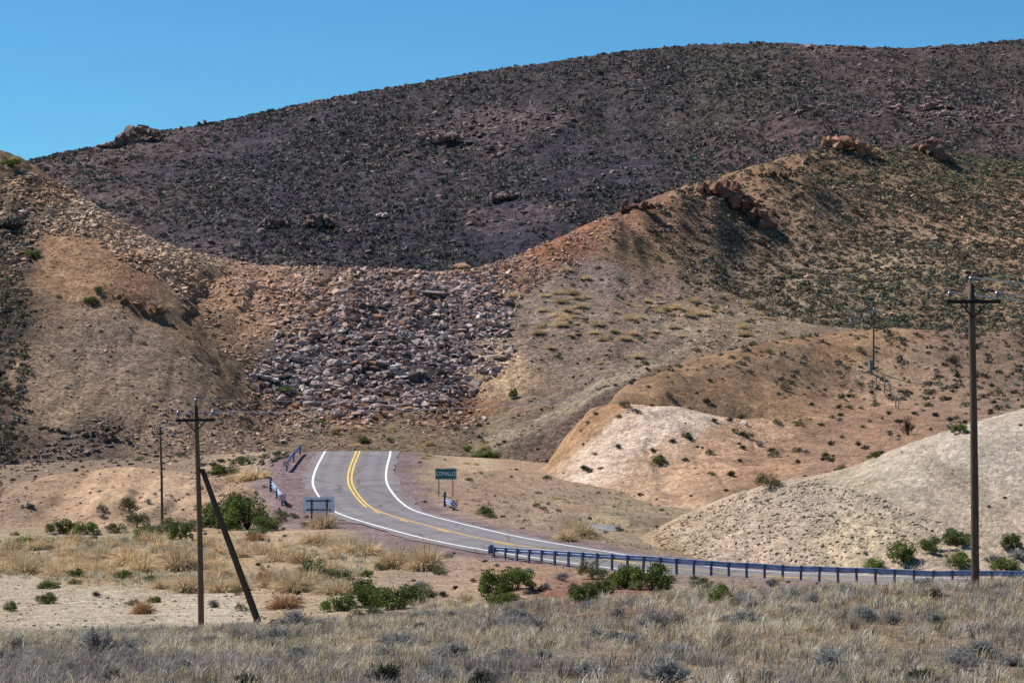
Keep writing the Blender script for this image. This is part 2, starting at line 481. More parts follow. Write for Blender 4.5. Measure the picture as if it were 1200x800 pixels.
def soil_mat(name, cell, amt=0.5, bump=0.6, speck=None):
    """earth whose colour lies on the mesh, broken up by gravel of about `cell` metres"""
    m, n, l, b = new_mat(name, 0.97, 0.05)
    at_ = nd(n, 'ShaderNodeAttribute', attribute_name='col')
    tc = n.new('ShaderNodeTexCoord')
    v1 = nd(n, 'ShaderNodeTexVoronoi', Scale=1.0 / cell); l.new(tc.outputs['Object'], v1.inputs['Vector'])
    v2 = nd(n, 'ShaderNodeTexVoronoi', Scale=0.37 / cell); l.new(tc.outputs['Object'], v2.inputs['Vector'])
    ns = nd(n, 'ShaderNodeTexNoise', Scale=0.09 / cell, Detail=6.0, Roughness=0.7); l.new(tc.outputs['Object'], ns.inputs['Vector'])
    bw = nd(n, 'ShaderNodeSeparateColor'); l.new(v1.outputs['Color'], bw.inputs[0])
    mr = nd(n, 'ShaderNodeMapRange'); l.new(bw.outputs[0], mr.inputs[0]); mr.inputs[3].default_value = 1 - amt; mr.inputs[4].default_value = 1 + amt
    bw2 = nd(n, 'ShaderNodeSeparateColor'); l.new(v2.outputs['Color'], bw2.inputs[0])
    mr2 = nd(n, 'ShaderNodeMapRange'); l.new(bw2.outputs[1], mr2.inputs[0]); mr2.inputs[3].default_value = 1 - amt * 0.5; mr2.inputs[4].default_value = 1 + amt * 0.5
    mr3 = nd(n, 'ShaderNodeMapRange'); l.new(ns.outputs['Fac'], mr3.inputs[0]); mr3.inputs[1].default_value = 0.3; mr3.inputs[2].default_value = 0.7
    mr3.inputs[3].default_value = 0.72; mr3.inputs[4].default_value = 1.25
    mu = nd(n, 'ShaderNodeMath', operation='MULTIPLY'); l.new(mr.outputs[0], mu.inputs[0]); l.new(mr2.outputs[0], mu.inputs[1])
    mu2 = nd(n, 'ShaderNodeMath', operation='MULTIPLY'); l.new(mu.outputs[0], mu2.inputs[0]); l.new(mr3.outputs[0], mu2.inputs[1])
    cb = n.new('ShaderNodeCombineColor')
    for i in range(3): l.new(mu2.outputs[0], cb.inputs[i])
    c = mixn(n, l, 'MULTIPLY', 1.0, at_.outputs['Color'], cb.outputs[0])
    l.new(c, b.inputs['Base Color'])
    bp = nd(n, 'ShaderNodeBump', Strength=bump, Distance=cell * 0.7)
    ad = nd(n, 'ShaderNodeMath', operation='ADD'); l.new(v1.outputs['Distance'], ad.inputs[0]); l.new(v2.outputs['Distance'], ad.inputs[1])
    inv = nd(n, 'ShaderNodeMath', operation='MULTIPLY'); l.new(ad.outputs[0], inv.inputs[0]); inv.inputs[1].default_value = -0.35
    nb = nd(n, 'ShaderNodeTexNoise', Scale=0.8 / cell, Detail=5.0, Roughness=0.75); l.new(tc.outputs['Object'], nb.inputs['Vector'])
    hm = nd(n, 'ShaderNodeMath', operation='MULTIPLY_ADD'); l.new(nb.outputs['Fac'], hm.inputs[0]); hm.inputs[1].default_value = 2.2; l.new(inv.outputs[0], hm.inputs[2])
    l.new(hm.outputs[0], bp.inputs['Height']); l.new(bp.outputs[0], b.inputs['Normal'])
    return m


def attr_mat(name, rough=0.9, nscale=3.0, amt=0.35, transl=0.0, bump=0.0):
    m, n, l, b = new_mat(name, rough, 0.12)
    a = nd(n, 'ShaderNodeAttribute', attribute_name='col')
    tc = n.new('ShaderNodeTexCoord')
    ns = nd(n, 'ShaderNodeTexNoise', Scale=nscale, Detail=4.0, Roughness=0.65); l.new(tc.outputs['Object'], ns.inputs['Vector'])
    mr = nd(n, 'ShaderNodeMapRange'); l.new(ns.outputs['Fac'], mr.inputs[0]); mr.inputs[1].default_value = 0.3; mr.inputs[2].default_value = 0.7
    mr.inputs[3].default_value = 1 - amt; mr.inputs[4].default_value = 1 + amt
    oi = n.new('ShaderNodeObjectInfo')
    m2 = nd(n, 'ShaderNodeMapRange'); l.new(oi.outputs['Random'], m2.inputs[0]); m2.inputs[3].default_value = 0.8; m2.inputs[4].default_value = 1.2
    mu = nd(n, 'ShaderNodeMath', operation='MULTIPLY'); l.new(mr.outputs[0], mu.inputs[0]); l.new(m2.outputs[0], mu.inputs[1])
    cb = n.new('ShaderNodeCombineColor')
    for i in range(3): l.new(mu.outputs[0], cb.inputs[i])
    c = mixn(n, l, 'MULTIPLY', 1.0, a.outputs['Color'], cb.outputs[0])
    l.new(c, b.inputs['Base Color'])
    if bump:
        bp = nd(n, 'ShaderNodeBump', Strength=bump, Distance=0.1); l.new(ns.outputs['Fac'], bp.inputs['Height']); l.new(bp.outputs[0], b.inputs['Normal'])
    if transl:
        t = n.new('ShaderNodeBsdfTranslucent'); l.new(c, t.inputs['Color'])
        ms = n.new('ShaderNodeMixShader'); ms.inputs[0].default_value = transl
        l.new(b.outputs[0], ms.inputs[1]); l.new(t.outputs[0], ms.inputs[2])
        l.new(ms.outputs[0], n['Material Output'].inputs['Surface'])
    return m


def plain_mat(name, rgb, rough=0.7, metal=0.0, nscale=12.0, amt=0.25, stretch=(1, 1, 1), bump=0.15, spec=0.3):
    m, n, l, b = new_mat(name, rough, spec)
    b.inputs['Metallic'].default_value = metal
    tc = n.new('ShaderNodeTexCoord'); mp = n.new('ShaderNodeMapping'); mp.inputs['Scale'].default_value = stretch
    l.new(tc.outputs['Object'], mp.inputs[0])
    ns = nd(n, 'ShaderNodeTexNoise', Scale=nscale, Detail=6.0, Roughness=0.65); l.new(mp.outputs[0], ns.inputs['Vector'])
    mr = nd(n, 'ShaderNodeMapRange'); l.new(ns.outputs['Fac'], mr.inputs[0]); mr.inputs[1].default_value = 0.3; mr.inputs[2].default_value = 0.7
    mr.inputs[3].default_value = 1 - amt; mr.inputs[4].default_value = 1 + amt
    cb = n.new('ShaderNodeCombineColor')
    for i in range(3): l.new(mr.outputs[0], cb.inputs[i])
    c = mixn(n, l, 'MULTIPLY', 1.0, (*rgb, 1), cb.outputs[0]); l.new(c, b.inputs['Base Color'])
    if bump:
        bp = nd(n, 'ShaderNodeBump', Strength=bump, Distance=0.02); l.new(ns.outputs['Fac'], bp.inputs['Height']); l.new(bp.outputs[0], b.inputs['Normal'])
    return m


# ------------------------------------------------------------------ earth colours (sRGB soil tones, some with shade painted in), blended over the land
K = 0.92
SOIL = {
    'A': [(60, 212, (146, 112, 80)), (20, 195, (132, 108, 74)), (120, 262, (160, 130, 98)), (110, 252, (165, 145, 118)), (100, 320, (156, 121, 86)), (60, 300, (160, 124, 86)), (160, 330, (148, 112, 80)),
          (150, 400, (142, 119, 98)), (210, 440, (138, 115, 92)), (90, 480, (152, 126, 96)), (40, 420, (150, 124, 98)), (265, 430, (108, 90, 70)), (240, 375, (130, 104, 76)), (190, 500, (142, 117, 92)), (280, 520, (132, 110, 86)),
          (200, 300, (165, 140, 110)), (300, 350, (160, 126, 98)), (260, 345, (165, 128, 95)), (450, 350, (112, 92, 82)), (400, 430, (88, 82, 82)), (350, 440, (92, 87, 86)), (560, 370, (100, 89, 84)), (520, 420, (92, 83, 79)),  # slide soil darkened to paint shade between the rocks
          (420, 480, (130, 96, 68)), (560, 470, (136, 100, 70)), (320, 490, (132, 106, 82)), (450, 512, (126, 106, 80)), (350, 515, (124, 104, 80)), (580, 505, (128, 110, 86)),
          (650, 400, (136, 115, 97)), (620, 480, (130, 109, 88)), (700, 480, (116, 98, 82)), (640, 510, (112, 94, 78)), (590, 430, (185, 155, 115)), (700, 430, (132, 112, 94)), (780, 400, (146, 122, 100)), (640, 350, (140, 120, 102)), (690, 330, (136, 116, 106)),  # darker samples just below the track paint in the shade of its berm
          (690, 268, (158, 108, 72)), (650, 288, (150, 100, 68)), (730, 255, (148, 110, 80)), (600, 305, (130, 100, 80)), (740, 300, (140, 112, 80)), (760, 340, (142, 116, 98)), (840, 375, (154, 130, 102)),
          (1000, 260, (142, 114, 88)), (1150, 235, (164, 128, 94)), (1180, 260, (168, 132, 98)), (850, 330, (128, 108, 86)), (1000, 355, (138, 118, 92)), (940, 340, (152, 130, 104)), (1050, 318, (152, 132, 100)), (880, 215, (142, 112, 82)), (950, 182, (140, 110, 80)),
          (850, 235, (135, 105, 80)), (1100, 350, (136, 112, 86)), (1150, 200, (116, 100, 76)), (1080, 185, (128, 108, 80)), (10, 380, (72, 62, 54)), (12, 300, (84, 72, 62)), (15, 250, (120, 102, 82)), (0, 430, (72, 62, 52)), (2, 520, (95, 80, 68)), (60, 525, (116, 98, 82)), (115, 505, (112, 96, 80))],
    'B': [(740, 460, (168, 120, 74)), (660, 530, (168, 128, 86)), (690, 490, (162, 122, 82)), (620, 565, (164, 128, 90)), (880, 415, (150, 110, 76)), (860, 440, (132, 106, 82)), (930, 430, (138, 110, 86)), (960, 410, (160, 116, 78)), (1000, 400, (158, 122, 84)), (1150, 420, (128, 102, 80)), (820, 450, (135, 102, 74)),
          (705, 545, (190, 154, 120)), (740, 520, (192, 156, 122)), (690, 575, (186, 150, 116)), (780, 500, (192, 156, 122)), (850, 500, (190, 150, 112)), (830, 530, (182, 142, 106)), (950, 470, (170, 130, 96)), (1000, 500, (152, 114, 86)), (900, 550, (164, 124, 92)), (960, 530, (150, 116, 90)), (1060, 500, (146, 112, 84)),
          (780, 585, (180, 144, 108)), (700, 592, (180, 142, 104)), (1100, 460, (148, 118, 92)), (1040, 450, (172, 138, 104)), (1180, 450, (126, 102, 82)), (880, 585, (140, 110, 80))],
    'C': [(1150, 540, (186, 172, 154)), (1050, 560, (184, 170, 150)), (1120, 575, (176, 160, 140)), (1000, 572, (172, 158, 136)), (900, 620, (188, 168, 146)), (850, 650, (194, 172, 150)), (950, 595, (184, 166, 146)), (800, 630, (182, 162, 138)), (1000, 640, (198, 178, 150)), (1180, 630, (182, 164, 142)), (780, 645, (160, 138, 108))],
    'D': [(100, 590, (184, 150, 116)), (250, 590, (176, 142, 110)), (20, 600, (160, 132, 106)), (150, 560, (180, 146, 112)), (60, 570, (158, 128, 100)), (200, 612, (150, 124, 98)), (300, 590, (166, 136, 106)), (180, 580, (190, 158, 124)), (0, 575, (140, 116, 94))],
    'G': [(100, 710, (176, 158, 130)), (250, 720, (180, 162, 134)), (60, 690, (172, 152, 124)), (250, 655, (164, 136, 92)), (100, 660, (160, 132, 92)), (400, 700, (172, 148, 114)), (330, 690, (168, 142, 108)), (650, 712, (134, 92, 72)), (740, 705, (134, 94, 76)), (600, 690, (166, 130, 100)), (560, 700, (170, 142, 110)), (620, 745, (130, 112, 90)), (700, 735, (132, 112, 88)), (560, 740, (130, 112, 90)), (640, 765, (120, 106, 90)),
          (600, 785, (112, 101, 88)), (200, 790, (108, 98, 86)), (1000, 780, (114, 102, 88)), (1000, 740, (132, 108, 76)), (800, 745, (140, 114, 74)), (350, 755, (118, 102, 74)), (100, 770, (108, 98, 86)), (900, 690, (138, 116, 106)), (800, 690, (140, 118, 100)), (600, 610, (150, 122, 98)), (700, 622, (154, 132, 100)), (640, 600, (164, 136, 108)), (660, 612, (138, 114, 92)), (740, 632, (146, 124, 98)), (450, 524, (140, 116, 86)), (560, 548, (178, 152, 118)), (590, 560, (160, 130, 100)), (560, 570, (156, 126, 100)),
          (430, 655, (165, 138, 106)), (350, 645, (172, 144, 110)), (300, 545, (166, 140, 110)), (270, 560, (168, 140, 110)), (60, 548, (134, 112, 90)), (160, 540, (132, 110, 88)), (220, 545, (140, 116, 92)), (300, 590, (150, 126, 100)), (100, 640, (150, 130, 100)), (520, 660, (160, 132, 108)), (460, 640, (128, 108, 104))],
    'M': [(500, 200, (74, 67, 67)), (300, 200, (72, 67, 69)), (1000, 120, (80, 68, 65)), (1150, 90, (78, 68, 63)), (150, 200, (84, 74, 71)), (100, 190, (104, 88, 81)), (700, 120, (72, 66, 63)), (850, 90, (80, 74, 65)), (520, 300, (62, 60, 63)), (650, 220, (66, 62, 65)), (950, 150, (92, 76, 71)), (1180, 130, (86, 72, 65))],
}


def soil_colour(key, U, V, X, Y):
    W = np.zeros(U.shape); Cc = np.zeros(U.shape + (3,))
    sc = {'M': 60, 'A': 16, 'B': 14, 'C': 12, 'D': 10, 'G': 10}[key]
    wf = {'M': 90, 'A': 14, 'B': 9, 'C': 6, 'D': 6, 'G': 5}[key]
    du = fbm(X / wf, Y / wf, 4, 201) * sc * 1.8; dv = fbm(X / wf, Y / wf, 4, 207) * sc * 1.4
    Uq = np.clip(U, -230, 1430) + du; Vq = V + dv
    for (u, v, c) in SOIL[key]:
        w = 1.0 / ((Uq - u) ** 2 + ((Vq - v) * 1.5) ** 2 + 80.0) ** 2.2
        W += w; Cc += w[..., None] * lin(c)
    Cc = Cc / W[..., None] * K
    if key == 'B':
        poly = [(736, 455), (785, 455), (846, 466), (838, 492), (808, 505), (772, 514), (744, 532), (714, 560), (660, 585), (616, 588), (638, 568), (676, 538), (704, 504)]
        m_ = np.zeros(U.shape); jr = np.random.default_rng(5)
        for _ in range(14):
            m_ += pip(poly, U + du * .55 + jr.normal(0, 7), V + dv * .55 + jr.normal(0, 5))
        m_ = (m_ / 14 * (Y < 256.5))[..., None] * (0.8 + 0.3 * fbm(X / 2.2, Y / 6.0, 3, 215)[..., None])
        Cc = Cc * (1 - m_) + lin((212, 184, 156)) * K * m_
        wall = (smooth(257.5, 260, Y) * (1 - smooth(300, 316, Y)) * smooth(690, 730, U) * (1 - smooth(930, 1010, U)))[..., None] * .8
        Cc = Cc * (1 - wall) + lin((152, 118, 82)) * K * wall * (0.9 + 0.4 * fbm(X / 3, Y / 3, 3, 219)[..., None])
        lay = smooth(0.1, 0.6, fbm(X / 14 + Y / 9, Y / 3.0, 3, 217))[..., None] * .35
        Cc = Cc * (1 - lay) + lin((128, 98, 74)) * K * lay * (1 - m_) + Cc * lay * m_
    k_ = {'A': .88, 'B': .84, 'C': 1.0, 'D': .92, 'G': .86, 'M': 1.0}[key]
    if key == 'A': Cc = Cc * np.array([1.03, 1.0, 1.02])
    if key == 'M': Cc = Cc * np.array([1.12, 1.09, 1.16])
    if key == 'C': Cc = Cc * np.array([.96, .93, .9])
    g = Cc @ np.array([.3, .5, .2])
    return Cc * k_ + g[..., None] * (1 - k_)


MAT = {}
MAT['A'] = soil_mat('scree_soil', 0.34, 0.42, 0.8)
MAT['B'] = soil_mat('ochre_soil', 0.30, 0.30, 0.6)
MAT['C'] = soil_mat('pale_clay', 0.22, 0.26, 0.7)
MAT['D'] = soil_mat('cream_soil', 0.25, 0.22, 0.5)
MAT['M'] = soil_mat('dark_mountain_soil', 1.2, 0.5, 0.8)
MAT['G'] = soil_mat('valley_soil', 0.13, 0.30, 0.6)

NAMES = {'A': ('hill', 'gravelly hill with a rock slide and a scrubby summit behind the road'), 'B': ('hill', 'ochre spur with a pale cut face beside the road'),
         'C': ('hill', 'pale clay hill right of the guardrail'), 'D': ('hill', 'cream earth mound left of the road'), 'M': ('mountain', 'dark shrubby mountain under the sky'), 'G': ('ground', 'dry valley ground')}
for k in ('G', 'M', 'A', 'B', 'C', 'D'):
    s = SH[k]; nd_, nu = s['Z'].shape
    Vx = np.stack([s['X'], s['D'], s['Z']], -1).reshape(-1, 3)
    i, j = np.meshgrid(np.arange(nd_ - 1), np.arange(nu - 1), indexing='ij')
    q = np.stack([i * nu + j, i * nu + j + 1, (i + 1) * nu + j + 1, (i + 1) * nu + j], -1).reshape(-1, 4)
    col = soil_colour(k, s['U'], s['V'], s['X'], s['D'])
    if k == 'G':
        rd, _ = road_near(s['X'], s['D'])
        wob = fbm(s['X'] / 2.5, s['D'] / 2.5, 3, 301) * 1.6
        side = np.where((s['U'] < 430) & (s['D'] > 180), 3.0, 0.0)
        w = (1 - smooth(5.0 + side, 8.0 + side, rd + wob))[..., None]
        sh_ = lin((126, 106, 104)) * K * (1 + 0.25 * fbm(s['X'] / 3, s['D'] / 3, 3, 305))[..., None]
        col = col * (1 - w) + sh_ * w
    if k == 'A':
        # the graded track climbing over the apron
        tr = np.array([(556, 524), (600, 508), (650, 484), (700, 455), (750, 432), (790, 412), (812, 396), (780, 380), (752, 372)], float)
        dm = np.full(s['U'].shape, 1e9)
        for a_, b_ in zip(tr[:-1], tr[1:]):
            t = np.clip(((s['U'] - a_[0]) * (b_[0] - a_[0]) + (s['V'] - a_[1]) * (b_[1] - a_[1])) / np.sum((b_ - a_) ** 2), 0, 1)
            dm = np.minimum(dm, np.hypot(s['U'] - a_[0] - t * (b_[0] - a_[0]), (s['V'] - a_[1] - t * (b_[1] - a_[1])) * 1.2))
        w = (0.6 * (1 - smooth(6, 12, dm + 3 * fbm(s['X'] / 4, s['D'] / 4, 3, 311))))[..., None]
        col = col * (1 - w) + lin((162, 144, 120)) * K * w
    if k == 'M':
        pk = smooth(0.15, 0.6, fbm(s['X'] / 55, s['D'] / 70, 4, 321))[..., None] * 0.55
        col = col * (1 - pk) + lin((116, 96, 94)) * K * pk
    me = mesh_np(NAMES[k][0], Vx, q, MAT[k], col.reshape(-1, 3), True)
    tag(link(NAMES[k][0], me), NAMES[k][1], kind='structure')
    s['col'] = col

# ------------------------------------------------------------------ road with its painted lines
def ribbon(off0, off1, zoff, s0=0, s1=None, wob=0.0, step=1):
    p = RC[s0:s1:step]
    t = np.gradient(p[:, :2], axis=0); t /= np.linalg.norm(t, axis=1)[:, None]
    nrm = np.c_[-t[:, 1], t[:, 0]]
    ks = np.linspace(0, 1, 2 if abs(off1 - off0) < 1 else 41)
    rowsV = []
    for kk in ks:
        o = off0 + (off1 - off0) * kk + (wob * fbm(np.arange(len(p)) / 6.0, np.zeros(len(p)) + kk * 3, 2, 401) if wob and kk in (0, 1) else 0)
        o = np.broadcast_to(o, (len(p),))
        rowsV.append(np.c_[p[:, 0] + nrm[:, 0] * o, p[:, 1] + nrm[:, 1] * o, p[:, 2] + zoff - 0.012 * np.abs(o)])
    V = np.stack(rowsV, 1); n, m = V.shape[:2]
    i, j = np.meshgrid(np.arange(n - 1), np.arange(m - 1), indexing='ij')
    q = np.stack([i * m + j, i * m + j + 1, (i + 1) * m + j + 1, (i + 1) * m + j], -1).reshape(-1, 4)
    return V.reshape(-1, 3), q


def asphalt():
    m, n, l, b = new_mat('worn_asphalt', 0.85, 0.25)
    tc = n.new('ShaderNodeTexCoord')
    n1 = nd(n, 'ShaderNodeTexNoise', Scale=0.35, Detail=6.0, Roughness=0.7); l.new(tc.outputs['Object'], n1.inputs['Vector'])
    v1 = nd(n, 'ShaderNodeTexVoronoi', Scale=14.0); l.new(tc.outputs['Object'], v1.inputs['Vector'])
    cr = n.new('ShaderNodeValToRGB'); l.new(n1.outputs['Fac'], cr.inputs[0])
    cr.color_ramp.elements[0].position = 0.3; cr.color_ramp.elements[0].color = (*lin((114, 108, 107)), 1)
    cr.color_ramp.elements[1].position = 0.72; cr.color_ramp.elements[1].color = (*lin((140, 132, 129)), 1)
    at_ = nd(n, 'ShaderNodeAttribute', attribute_name='col')
    c = mixn(n, l, 'MULTIPLY', 0.25, cr.outputs[0], v1.outputs['Color']); c = mixn(n, l, 'MULTIPLY', 1.0, c, at_.outputs['Color'])
    vc = nd(n, 'ShaderNodeTexVoronoi', Scale=0.30); vc.feature = 'DISTANCE_TO_EDGE'
    nz = nd(n, 'ShaderNodeTexNoise', Scale=0.9, Detail=4.0); l.new(tc.outputs['Object'], nz.inputs['Vector'])
    mv = mixn(n, l, 'MIX', 0.35, tc.outputs['Object'], nz.outputs['Color']); l.new(mv, vc.inputs['Vector'])
    ck = nd(n, 'ShaderNodeMapRange'); l.new(vc.outputs['Distance'], ck.inputs[0]); ck.inputs[1].default_value = 0.006; ck.inputs[2].default_value = 0.02; ck.inputs[3].default_value = 0.62; ck.inputs[4].default_value = 1.0
    cc = n.new('ShaderNodeCombineColor')
    for q_ in range(3): l.new(ck.outputs[0], cc.inputs[q_])
    c = mixn(n, l, 'MULTIPLY', 1.0, c, cc.outputs[0]); l.new(c, b.inputs['Base Color'])
    bp = nd(n, 'ShaderNodeBump', Strength=0.3, Distance=0.02); l.new(v1.outputs['Distance'], bp.inputs['Height']); l.new(bp.outputs[0], b.inputs['Normal'])
    return m


def paint(name, rgb):
    m, n, l, b = new_mat(name, 0.7, 0.2)
    tc = n.new('ShaderNodeTexCoord')
    n1 = nd(n, 'ShaderNodeTexNoise', Scale=2.5, Detail=8.0, Roughness=0.8); l.new(tc.outputs['Object'], n1.inputs['Vector'])
    cr = n.new('ShaderNodeValToRGB'); l.new(n1.outputs['Fac'], cr.inputs[0])
    cr.color_ramp.elements[0].position = 0.36; cr.color_ramp.elements[0].color = (rgb[0] * .45, rgb[1] * .55, rgb[2] * .55, 1)
    cr.color_ramp.elements[1].position = 0.5; cr.color_ramp.elements[1].color = (*rgb, 1)
    l.new(cr.outputs[0], b.inputs['Base Color'])
    return m


RV, RQ = ribbon(-4.3, 4.3, 0.06, wob=0.5)
off_ = np.tile(np.linspace(-4.3, 4.3, 41), len(RV) // 41)
wear = sum(np.exp(-((off_ - o_) / .38) ** 2) for o_ in (-2.5, -1.0, 1.0, 2.5))
dust = smooth(3.5, 4.2, np.abs(off_) + .35 * fbm(RV[:, 0] / 1.5, RV[:, 1] / 1.5, 3, 411))
rc_ = (1 - .13 * wear * (1 + .6 * fbm(RV[:, 0] / 6, RV[:, 1] / 6, 2, 413)))[:, None] * np.ones(3) * (1 - dust[:, None]) + np.array([.95, .84, .80]) * dust[:, None]
tag(link('road', mesh_np('road', RV, RQ, asphalt(), rc_, True)), 'grey two lane asphalt road bending right over a crest', kind='structure')
WHITE = paint('white_road_paint', (0.82, 0.82, 0.80)); YEL = paint('yellow_road_paint', (0.80, 0.48, 0.08))
mk = []
for a_, b_ in ((-3.42, -3.22), (3.22, 3.42)):
    V, q = ribbon(a_ - 0.0, b_ - 0.01, 0.072, s0=6); mk.append((V, q))


def joinparts(lst):
    Vs = []; Fs = []; b = 0
    for V, q in lst: Vs.append(V); Fs.append(q + b); b += len(V)
    return np.vstack(Vs), np.vstack(Fs)


tag(link('road_marking', mesh_np('road_marking', *joinparts(mk), WHITE)), 'white edge lines painted along both sides of the road', kind='structure')
bend = int(np.argmin(np.abs(RC[:, 1] - 203)))
ym = [ribbon(-0.24, -0.08, 0.072, s0=6, s1=bend), ribbon(0.10, 0.26, 0.072, s0=6)]
k_ = bend + 1
while k_ < len(RC) - 10:
    ym.append(ribbon(-0.24, -0.08, 0.072, s0=k_ + 6, s1=k_ + 12)); k_ += 19
tag(link('road_marking', mesh_np('road_marking', *joinparts(ym), YEL)), 'yellow double centre line of the road', kind='structure')

# ------------------------------------------------------------------ rocks
def ico(sub):
    import bmesh
    bm = bmesh.new(); bmesh.ops.create_icosphere(bm, subdivisions=sub, radius=1.0)
    V = np.array([v.co[:] for v in bm.verts]); Fq = np.array([[v.index for v in f.verts] for f in bm.faces]); bm.free()
    return V, Fq


def rock_template(sub, ncut, seed, rough=0.0):
    r = np.random.default_rng(seed); V, Fq = ico(sub)
    N = r.normal(size=(ncut, 3)); N /= np.linalg.norm(N, axis=1)[:, None]; h = r.uniform(0.55, 0.95, ncut)
    rad = np.min(np.where(V @ N.T > 0.05, h / np.maximum(V @ N.T, 0.05), 9), axis=1)
    rad = np.minimum(rad, 1.15)
    V = V * rad[:, None] * (1 + rough * r.normal(size=(len(V), 1)))
    return V * np.array([1.0, r.uniform(0.7, 1.0), r.uniform(0.5, 0.8)]), Fq


def rot_z(a):
    c, s = np.cos(a), np.sin(a); z = np.zeros_like(a); o = np.ones_like(a)
    return np.stack([np.stack([c, -s, z], -1), np.stack([s, c, z], -1), np.stack([z, z, o], -1)], -2)


def rot_x(a):
    c, s = np.cos(a), np.sin(a); z = np.zeros_like(a); o = np.ones_like(a)
    return np.stack([np.stack([o, z, z], -1), np.stack([z, c, -s], -1), np.stack([z, s, c], -1)], -2)


def scatter_mesh(temps, pos, size, colr, tilt=0.0, aspect=None, jitter=0.0):
    """many small shapes in one mesh (for what nobody could count)"""
    Vs = []; Fs = []; Cs = []; b = 0
    which = rng.integers(0, len(temps), len(pos))
    for t, tp in enumerate(temps):
        Vt, Ft = tp[0], tp[1]
        m = which == t; n = int(m.sum())
        if not n: continue
        R = rot_z(rng.uniform(0, 6.28, n))
        if tilt: R = R @ rot_x(rng.normal(0, tilt, n))
        sc = size[m][:, None, None] * np.ones((1, 1, 3))
        if aspect is not None: sc = sc * aspect[m][:, None, :]
        V = np.einsum('nij,nkj->nki', R, Vt[None] * sc) + pos[m][:, None, :]
        Cc = np.repeat(colr[m][:, None, :], len(Vt), 1)
        if len(tp) > 2: Cc = Cc * tp[2][None, :, None]
        if jitter: Cc = Cc * (1 + jitter * rng.normal(size=(n, len(Vt), 1)))
        Vs.append(V.reshape(-1, 3)); Cs.append(np.clip(Cc, 0.004, 0.9).reshape(-1, 3))
        Fs.append((Ft[None] + (np.arange(n) * len(Vt))[:, None, None]).reshape(-1, 3) + b); b += n * len(Vt)
    return np.vstack(Vs), np.vstack(Fs), np.vstack(Cs)


def sow(key, n, d0, d1, u0=-230, u1=1430, test=None):
    """random spots spread evenly over a land form where it is the top surface"""
    out = []
    got = 0
    while got < n:
        m = max(4 * n, 4000)
        d = np.sqrt(rng.uniform(d0 ** 2, d1 ** 2, m)); u = rng.uniform(u0, u1, m)
        z = hgrid(key, u, d); tz = top(u, d)
        v = 400 - (z - CZ) / d * F
        ok = z >= tz - 1e-6
        if test is not None: ok &= test(u, v, d)
        p = np.c_[(u - 600) / F * d, d, z, u, v][ok]
        out.append(p); got += len(p)
        if len(out) > 60: break
    return np.vstack(out)[:n]


def soil_at(key, p):
    s = SH[key]
    j = np.clip(np.searchsorted(US, p[:, 3]), 0, len(US) - 1); i = np.clip(np.searchsorted(s['d'], p[:, 1]), 0, len(s['d']) - 1)
    return s['col'][i, j]


def hull_rock(npt, seed, detail=0):
    import bmesh
    r = np.random.default_rng(seed); p = r.normal(size=(npt, 3)); p /= np.linalg.norm(p, axis=1)[:, None]
    p *= np.array([1.0, r.uniform(.65, .95), r.uniform(.45, .75)]) * r.uniform(.8, 1.1, (npt, 1))
    bm = bmesh.new()
    for q in p: bm.verts.new(q)
    h = bmesh.ops.convex_hull(bm, input=bm.verts)
    bmesh.ops.delete(bm, geom=[g for g in h['geom_interior'] if isinstance(g, bmesh.types.BMVert)], context='VERTS')
    if detail:
        bmesh.ops.dissolve_limit(bm, angle_limit=math.radians(14), verts=bm.verts, edges=bm.edges)
        bmesh.ops.bevel(bm, geom=list(bm.edges), offset=0.025, segments=1, affect='EDGES', clamp_overlap=True)
        bmesh.ops.triangulate(bm, faces=bm.faces[:]); bmesh.ops.subdivide_edges(bm, edges=bm.edges[:], cuts=1)
        bmesh.ops.triangulate(bm, faces=bm.faces[:])
        for v in bm.verts: v.co *= 1 + 0.035 * r.normal()
    bm.normal_update(); bm.verts.index_update()
    V = np.array([v.co[:] for v in bm.verts]); Fq = np.array([[v.index for v in f.verts] for f in bm.faces]); bm.free()
    return V, Fq


RT = [hull_rock(10 + i % 4, 100 + i) for i in range(10)]
RTB = [hull_rock(12 + i % 3, 200 + i, 1) for i in range(6)]
ROCK = attr_mat('broken_rock', 0.92, 1.3, 0.3, bump=0.5)
TINT = np.array([lin((184, 164, 152)), lin((196, 164, 138)), lin((158, 134, 126)), lin((166, 116, 84)), lin((140, 126, 124)), lin((108, 90, 84)), lin((214, 198, 178))])


def rock_cols(base, mixw=0.45, bright=1.15):
    n = len(base)
    w = np.array([.22, .16, .2, .12, .16, .10, .04])
    c = TINT[rng.choice(len(TINT), n, p=w)]
    r = base * (1 - mixw) + c * mixw
    return np.clip(r * bright * rng.uniform(0.7, 1.3, (n, 1)), 0.01, 0.8)


SCREE = [(150, 262), (250, 298), (420, 312), (520, 318), (600, 300), (700, 258), (742, 248), (715, 285), (640, 330), (606, 350), (598, 420), (560, 470), (570, 500), (440, 508), (310, 500), (285, 440), (250, 390), (225, 350), (190, 330), (150, 290)]
LEFTROCK = [(0, 195), (50, 205), (130, 245), (190, 285), (250, 300), (262, 360), (215, 352), (190, 325), (150, 312), (110, 280), (50, 275), (24, 330), (0, 340)]
BASEROCK = [(185, 480), (300, 470), (440, 500), (330, 520), (300, 545), (170, 545), (140, 510)]
LEDGE = [(0, 545), (60, 518), (110, 492), (150, 490), (140, 520), (60, 550), (0, 580)]


